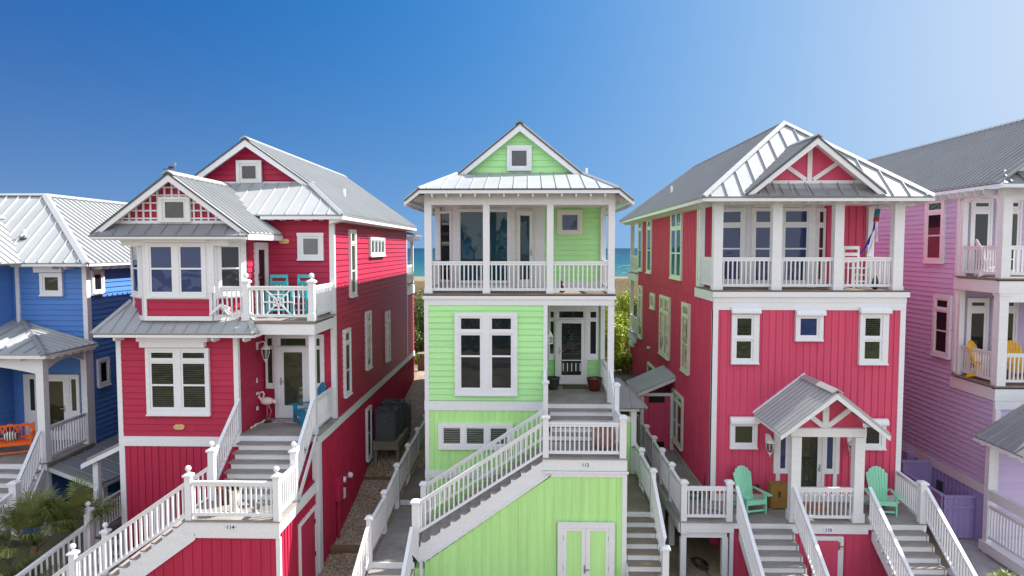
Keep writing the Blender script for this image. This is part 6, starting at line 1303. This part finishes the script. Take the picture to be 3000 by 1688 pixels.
# ================================================================= palmettos
def fan(mb, base, tip, rad, n, rd, width=.013):
    base, tip = Vector(base), Vector(tip); d = (tip - base).normalized(); s = d.cross(Vector((0, 0, 1))).normalized(); u = s.cross(d).normalized(); mb.tube([base, base.lerp(tip, .5) + Vector((0, 0, .04)), tip], [.012, .009, .006], 5)
    for i in range(n):
        a = (i / (n - 1) - .5) * 3.6 + rd.uniform(-.04, .04); L_ = rad * (1 - .28 * abs(a) / 1.8) * rd.uniform(.85, 1.08); v = (d * math.cos(a) + s * math.sin(a)); w = v.cross(u).normalized() * width; m1 = tip + v * L_ * .55 + u * .04; m2 = tip + v * L_ - Vector((0, 0, L_ * rd.uniform(.12, .4)))
        mb.add([tip, m1 - w, m1 + w, m2], [(0, 1, 2), (1, 3, 2)])
def palmetto(loc, n, rad, label, seed, mat, spread=1.0, group=None):
    r = thing('palmetto', label, 'palm', loc, 0, group); rd = random.Random(seed)
    for k in range(n):
        a = k * 2.4 + rd.uniform(-.3, .3); e = rd.uniform(.25, 1.35); L_ = spread * rd.uniform(.55, 1.0); m_ = MB()
        fan(m_, (0, 0, rd.uniform(0, .25)), (L_ * math.cos(a) * math.cos(e), L_ * math.sin(a) * math.cos(e), .25 + L_ * math.sin(e)), rad * rd.uniform(.75, 1.1), 34, rd); m_.build('frond', mat, r, local=True, recalc=False)
    m_ = MB().tube([(0, 0, -1.2), (0, 0, .2)], [.12, .09], 8); m_.build('stem', TIMBER, r, local=True); return r
palmetto((-13.0, 17.2, -8.0), 26, .78, 'dense olive green palmetto below the blue porch, behind the white gate railing', 1, PALM, 1.0, 'palmettos in front of the blue house')
palmetto((-12.15, 17.4, -7.7), 22, .75, 'olive palmetto reaching up beside the ball topped gate post', 2, PALM, .9, 'palmettos in front of the blue house')
palmetto((-13.1, 16.3, -8.8), 18, .75, 'low olive palmetto at the lower left corner of the photo', 3, PALM, .9, 'palmettos in front of the blue house')
palmetto((11.5, 16.3, -8.75), 13, .42, 'bright spiky palmetto beside the right hand railing of the raspberry steps', 4, PALMY, .5, 'palmettos before the lavender house')
palmetto((12.3, 16.2, -8.75), 12, .4, 'bright palmetto nearest the lower right corner', 5, PALMY, .5, 'palmettos before the lavender house')
# ================================================================= ground, sea, dunes
def hgt(x, y):
    if y < 18.5: h = -9.05
    elif y < 35: h = -9.05 + (y - 18.5) * .155
    else: h = -6.49 - min(1, (y - 35) / 10) * .3
    if -6.2 < x < -4.0: h += .5 * math.exp(-((y - 25.4) / 1.7) ** 2)
    if x > 11.6 and y < 26: h = min(h, -9.05 + max(0, y - 22.5) * .3)
    if y > 44:
        t = min(1, (y - 44) / 46); h += t * t * (3 - 2 * t) * 1.25
        if y < 140: h += (noise.noise(Vector((x * .07, y * .07, 0))) * .7 + noise.noise(Vector((x * .25, y * .25, 3))) * .25) * min(1, (y - 44) / 12)
    if y > 105: h -= min(1, (y - 105) / 75) ** 1.3 * 8.2
    if y < 10: h = -9.05 - min(1, (10 - y) / 14) * .25
    return h
def sheet(xs, ys, hf):
    v = [(x, y, hf(x, y)) for y in ys for x in xs]; n = len(xs)
    return v, [(j * n + i, j * n + i + 1, (j + 1) * n + i + 1, (j + 1) * n + i) for j in range(len(ys) - 1) for i in range(n - 1)]
def frange(a, b, s):
    out = []; 
    while a < b: out.append(a); a += s
    return out + [b]
m, nt, N, L, b = mat_new('sandy_ground')
v = tcoord(nt); a = nz(nt, v, .35, 6, .6); c = nz(nt, v, 18, 3)
r = ramp(N, L, a, [(.3, (.12, .10, .065)), (.55, (.25, .20, .13)), (.75, (.40, .34, .26))]); r2 = ramp(N, L, c, [(.35, (.7, .7, .7)), (.65, (1.05, 1.05, 1.05))])
L.new(mixc(nt, 1.0, r.outputs[0], r2.outputs[0], 'MULTIPLY'), b.inputs['Base Color']); b.inputs['Roughness'].default_value = .95; bump(nt, b, c, .8, .02); SAND = m
m, nt, N, L, b = mat_new('shell_gravel')
vo = N.new('ShaderNodeTexVoronoi'); vo.inputs['Scale'].default_value = 24; L.new(tcoord(nt), vo.inputs['Vector'])
sp_ = N.new('ShaderNodeSeparateColor'); L.new(vo.outputs['Color'], sp_.inputs[0])
r = ramp(N, L, sp_.outputs[0], [(.0, (.32, .21, .14)), (.3, (.55, .42, .31)), (.65, (.75, .62, .50)), (1, (.90, .85, .78))], 'LINEAR')
rd_ = ramp(N, L, vo.outputs['Distance'], [(.0, (1, 1, 1)), (.6, (.55, .5, .47))])
a = nz(nt, tcoord(nt), .8, 4); ra = ramp(N, L, a, [(.35, (.78, .80, .66)), (.6, (1, 1, 1))])
L.new(mixc(nt, 1.0, mixc(nt, 1.0, r.outputs[0], rd_.outputs[0], 'MULTIPLY'), ra.outputs[0], 'MULTIPLY'), b.inputs['Base Color']); b.inputs['Roughness'].default_value = .9
bn = bump(nt, b, vo.outputs['Distance'], 1.0, .04); bn.invert = True; GRAVEL = m
xs = frange(-220, -40, 15) + frange(-38, 38, 1.5) + frange(40, 220, 15)
ys = frange(-160, 0, 16) + frange(2, 16, 2) + frange(16.5, 46, 1.0) + frange(47, 120, 1.8) + frange(124, 330, 10)
v, f = sheet(xs, ys, hgt); g = MB(); g.add(v, f, True); g = g.build('ground', SAND, None, recalc=False); g['kind'] = 'structure'
for nm, mt, x0, x1, y0, y1 in (('gravel_path', GRAVEL, -5.85, -3.02, 16.5, 40),):
    v, f = sheet(frange(x0, x1, .7), frange(y0, y1, 1), lambda x, y: hgt(x, y) + .03); o = MB().add(v, f).build(nm, mt, None, recalc=False); o['kind'] = 'structure'
m, nt, N, L, b = mat_new('asphalt'); c = nz(nt, tcoord(nt), 30, 3); r = ramp(N, L, c, [(.3, (.05, .05, .05)), (.7, (.09, .088, .085))]); L.new(r.outputs[0], b.inputs['Base Color']); b.inputs['Roughness'].default_value = .9
o = MB().box(-160, 160, -14, -5, -9.6, -9.28).build('street', m, None); o['kind'] = 'structure'
m, nt, N, L, b = mat_new('concrete'); c = nz(nt, tcoord(nt), 2.5, 6, .65); r = ramp(N, L, c, [(.3, (.30, .30, .31)), (.7, (.46, .45, .45))]); L.new(r.outputs[0], b.inputs['Base Color']); b.inputs['Roughness'].default_value = .9; CONC = m
o = MB().box(11.6, 30, 15.5, 22.0, -9.3, -9.0).build('concrete_path', CONC, None); o['kind'] = 'structure'
# sea: colour goes from shallow turquoise to deep blue with distance from the shore
m, nt, N, L, b = mat_new('sea_water')
gp = N.new('ShaderNodeNewGeometry'); sx_ = N.new('ShaderNodeSeparateXYZ'); L.new(gp.outputs['Position'], sx_.inputs[0])
lg = N.new('ShaderNodeMath'); lg.operation = 'LOGARITHM'; lg.inputs[1].default_value = 10; L.new(sx_.outputs[1], lg.inputs[0])
mr_ = N.new('ShaderNodeMapRange'); mr_.inputs[1].default_value = 2.38; mr_.inputs[2].default_value = 4.2; L.new(lg.outputs[0], mr_.inputs[0])
nn = nz(nt, tcoord(nt, (.004, .02, 1)), 1.5, 4); 
r = ramp(N, L, mr_.outputs[0], [(.0, (.11, .17, .13)), (.08, (.035, .125, .115)), (.25, (.006, .07, .08)), (.5, (.002, .036, .06)), (1, (.001, .014, .035))])
rn_ = ramp(N, L, nn, [(.35, (.8, .85, .9)), (.65, (1.1, 1.08, 1.05))])
L.new(mixc(nt, 1.0, r.outputs[0], rn_.outputs[0], 'MULTIPLY'), b.inputs['Base Color']); b.inputs['Roughness'].default_value = .35
b.inputs['Specular IOR Level'].default_value = .12
wv = nz(nt, tcoord(nt, (.12, .5, 1)), 1.0, 5, .6); bump(nt, b, wv, .5, .6)
ys = [195, 260, 400, 800, 2000, 6000, 20000, 40000]; xs = [-40000, -6000, -1000, -200, 0, 200, 1000, 6000, 40000]
v, f = sheet(xs, ys, lambda x, y: -14.0); o = MB().add(v, f).build('sea', m, None, recalc=False); o['kind'] = 'structure'
foam = plain('sea_foam', (.75, .8, .8), .8); mb = MB(); rd = random.Random(5)
for k in range(420):
    y = 245 * (1 + rd.random() ** 2 * 9); x = rd.uniform(-.45, .5) * y; l = rd.uniform(.6, 3.0) * y / 300; w = rd.uniform(.15, .6) * y / 260
    mb.add([(x - l, y, -13.97), (x, y - w, -13.97), (x + l, y + w * .2, -13.97), (x, y + w, -13.97)], [(0, 1, 2, 3)])
for x0 in (44, -60, 8):
    for k in range(26):
        x = x0 + rd.gauss(0, 7); y = 268 + rd.gauss(0, 3.0); l = rd.uniform(1, 3.4); mb.add([(x - l, y, -13.96), (x, y - .9, -13.96), (x + l, y, -13.96), (x, y + .9, -13.96)], [(0, 1, 2, 3)])
o = mb.build('whitecaps', foam, None, recalc=False); o['kind'] = 'stuff'
# dune grass in the two gaps between the houses
mb = MB(); rd = random.Random(11)
for (xa, xb) in ((-.215, -.13), (.10, .185), (-.75, -.66)):
    for k in range(14000):
        y = 46 + 62 * rd.random() ** .8; x = y * rd.uniform(xa, xb)
        z = hgt(x, y) - .03; h = rd.uniform(.25, .7); lx, ly = rd.gauss(0, .22), rd.gauss(0, .22); w = .02 + y * .0004
        mb.add([(x - w, y, z), (x + w, y, z), (x + lx * h + w * .3, y + ly * h, z + h)], [(0, 1, 2)])
o = mb.build('dune_grass', GRASSM, None, recalc=False); o['kind'] = 'stuff'
# shrubs behind the houses
def shrub(x, y, rx, ry, rz, mat, label, seed, n=5200, zoff=0):
    z0 = hgt(x, y); r = thing('shrub', label, 'shrub', (x, y, z0), group='shrubs behind the houses')
    mb = MB(); rd = random.Random(seed)
    for k in range(9):
        a = rd.uniform(0, 6.28); q = rd.uniform(.15, .75)
        leaves(mb, (rx * q * math.cos(a), ry * q * math.sin(a), rz * rd.uniform(.35, .95)), (rx * .42, ry * .42, rz * .34), n // 9, .075, seed * 10 + k)
    mb.build('foliage', mat, r, local=True, recalc=False)
    t = MB()
    for k in range(6):
        a = k * 1.05 + rd.random(); t.tube([(0, 0, -.3), (rx * .25 * math.cos(a), ry * .25 * math.sin(a), rz * .4), (rx * .55 * math.cos(a), ry * .55 * math.sin(a), rz * .9)], [.06, .04, .015], 6)
    t.build('stem', TIMBER, r, local=True); return r
shrub(-7.3, 46, 1.6, 1.6, 3.3, LEAFD, 'dark rounded shrub on the dune in the gap left of the green house', 1, 9000)
shrub(-6.6, 41.0, .8, .9, 1.5, LEAFD, 'dark shrub just behind the corner of the crimson clapboard house', 2, 4000)
shrub(-5.9, 38.6, .9, .5, .55, LEAFY, 'low yellowish green growth behind the timber box at the path end', 3, 3000)
shrub(8.6, 56, 2.2, 2.0, 2.3, LEAFD, 'dark green shrub highest on the dune, right of the green house', 4)
shrub(5.9, 46.5, 1.5, 1.5, 3.1, LEAFY, 'sunlit yellow green shrub in the gap right of the green house, below the dune', 5, 11000)
shrub(6.7, 43.5, .8, 1.0, 3.0, LEAFD, 'dark shrub beside the rear porch of the raspberry house', 6)
shrub(5.5, 40.8, 1.4, 1.0, 2.3, LEAFY, 'sunlit yellow green shrub nearest to the outdoor shower roof', 7, 9000)
shrub(4.6, 37.4, 1.2, .8, 2.3, LEAFY, 'bright shrub hugging the rear corner of the green house', 9, 4500)
shrub(5.0, 35.4, .8, .6, .9, LEAFY, 'lowest bright growth in the sand behind the outdoor shower', 12, 3500)

# thicket on the far side of the street, seen as green in the window panes
mb = MB(); rd = random.Random(21)
for k in range(46):
    x = -34 + k * 1.5 + rd.uniform(-.5, .5); leaves(mb, (x, -20 - rd.random() * 2.5, -7.6 + rd.uniform(-.3, .6)), (1.5, 1.4, 1.6 + rd.random()), 150, .3, k)
o = mb.build('thicket', LEAFD, None, recalc=False); o['kind'] = 'stuff'

# the row of houses across the street: behind the camera, they show in the window panes
for x, col, nm in ((-17, LAV, 'lavender'), (-9, BLUE, 'blue'), (-1, plain('pale_teal_paint', (.20, .50, .52), .5), 'pale teal'), (7, plain('pale_yellow_paint', (.70, .62, .36), .5), 'pale yellow'), (15, BLUE, 'second blue')):
    o_ = thing('beach_house', nm + ' beach house across the street, seen only in window reflections', 'house', (x, -27, -9.2))
    boxpart(o_, 'wall', col, x - 2.8, x + 2.8, -36, -25, -9.3, 1.0); MB().add([(x - 2.8, -25, 1), (x + 2.8, -25, 1), (x, -25, 3.4)], [(0, 1, 2)]).build('gable_wall', col, o_)
    for s_ in (-1, 1): rfpoly([(x, -24.4, 3.55), (x + s_ * 3.3, -24.4, .75), (x + s_ * 3.3, -36.5, .75), (x, -36.5, 3.55)], o_, sp=.5)
    boxpart(o_, 'porch_deck', WHITE, x - 2.9, x + 2.9, -25, -23, -2.0, -1.6); boxpart(o_, 'porch_deck', WHITE, x - 2.9, x + 2.9, -25, -23, -5.2, -4.8)
    for q in (-2.7, -.9, .9, 2.7): boxpart(o_, 'column', WHITE, x + q - .12, x + q + .12, -23.3, -23.06, -9.3, 1.0)
    for z_ in (-1.6, -4.8): railing(o_, (x - 2.7, -23.2, z_), (x + 2.7, -23.2, z_), sp=.2)
    for z_ in (-1.5, -4.7):
        for q in (-1.7, 0, 1.7): boxpart(o_, 'window', GLASS, x + q - .45, x + q + .45, -24.99, -24.95, z_, z_ + 2.1)
    for q in (-2.86, 2.74): boxpart(o_, 'corner_board', WHITE, x + q, x + q + .12, -24.98, -24.9, -9.3, 1.0)
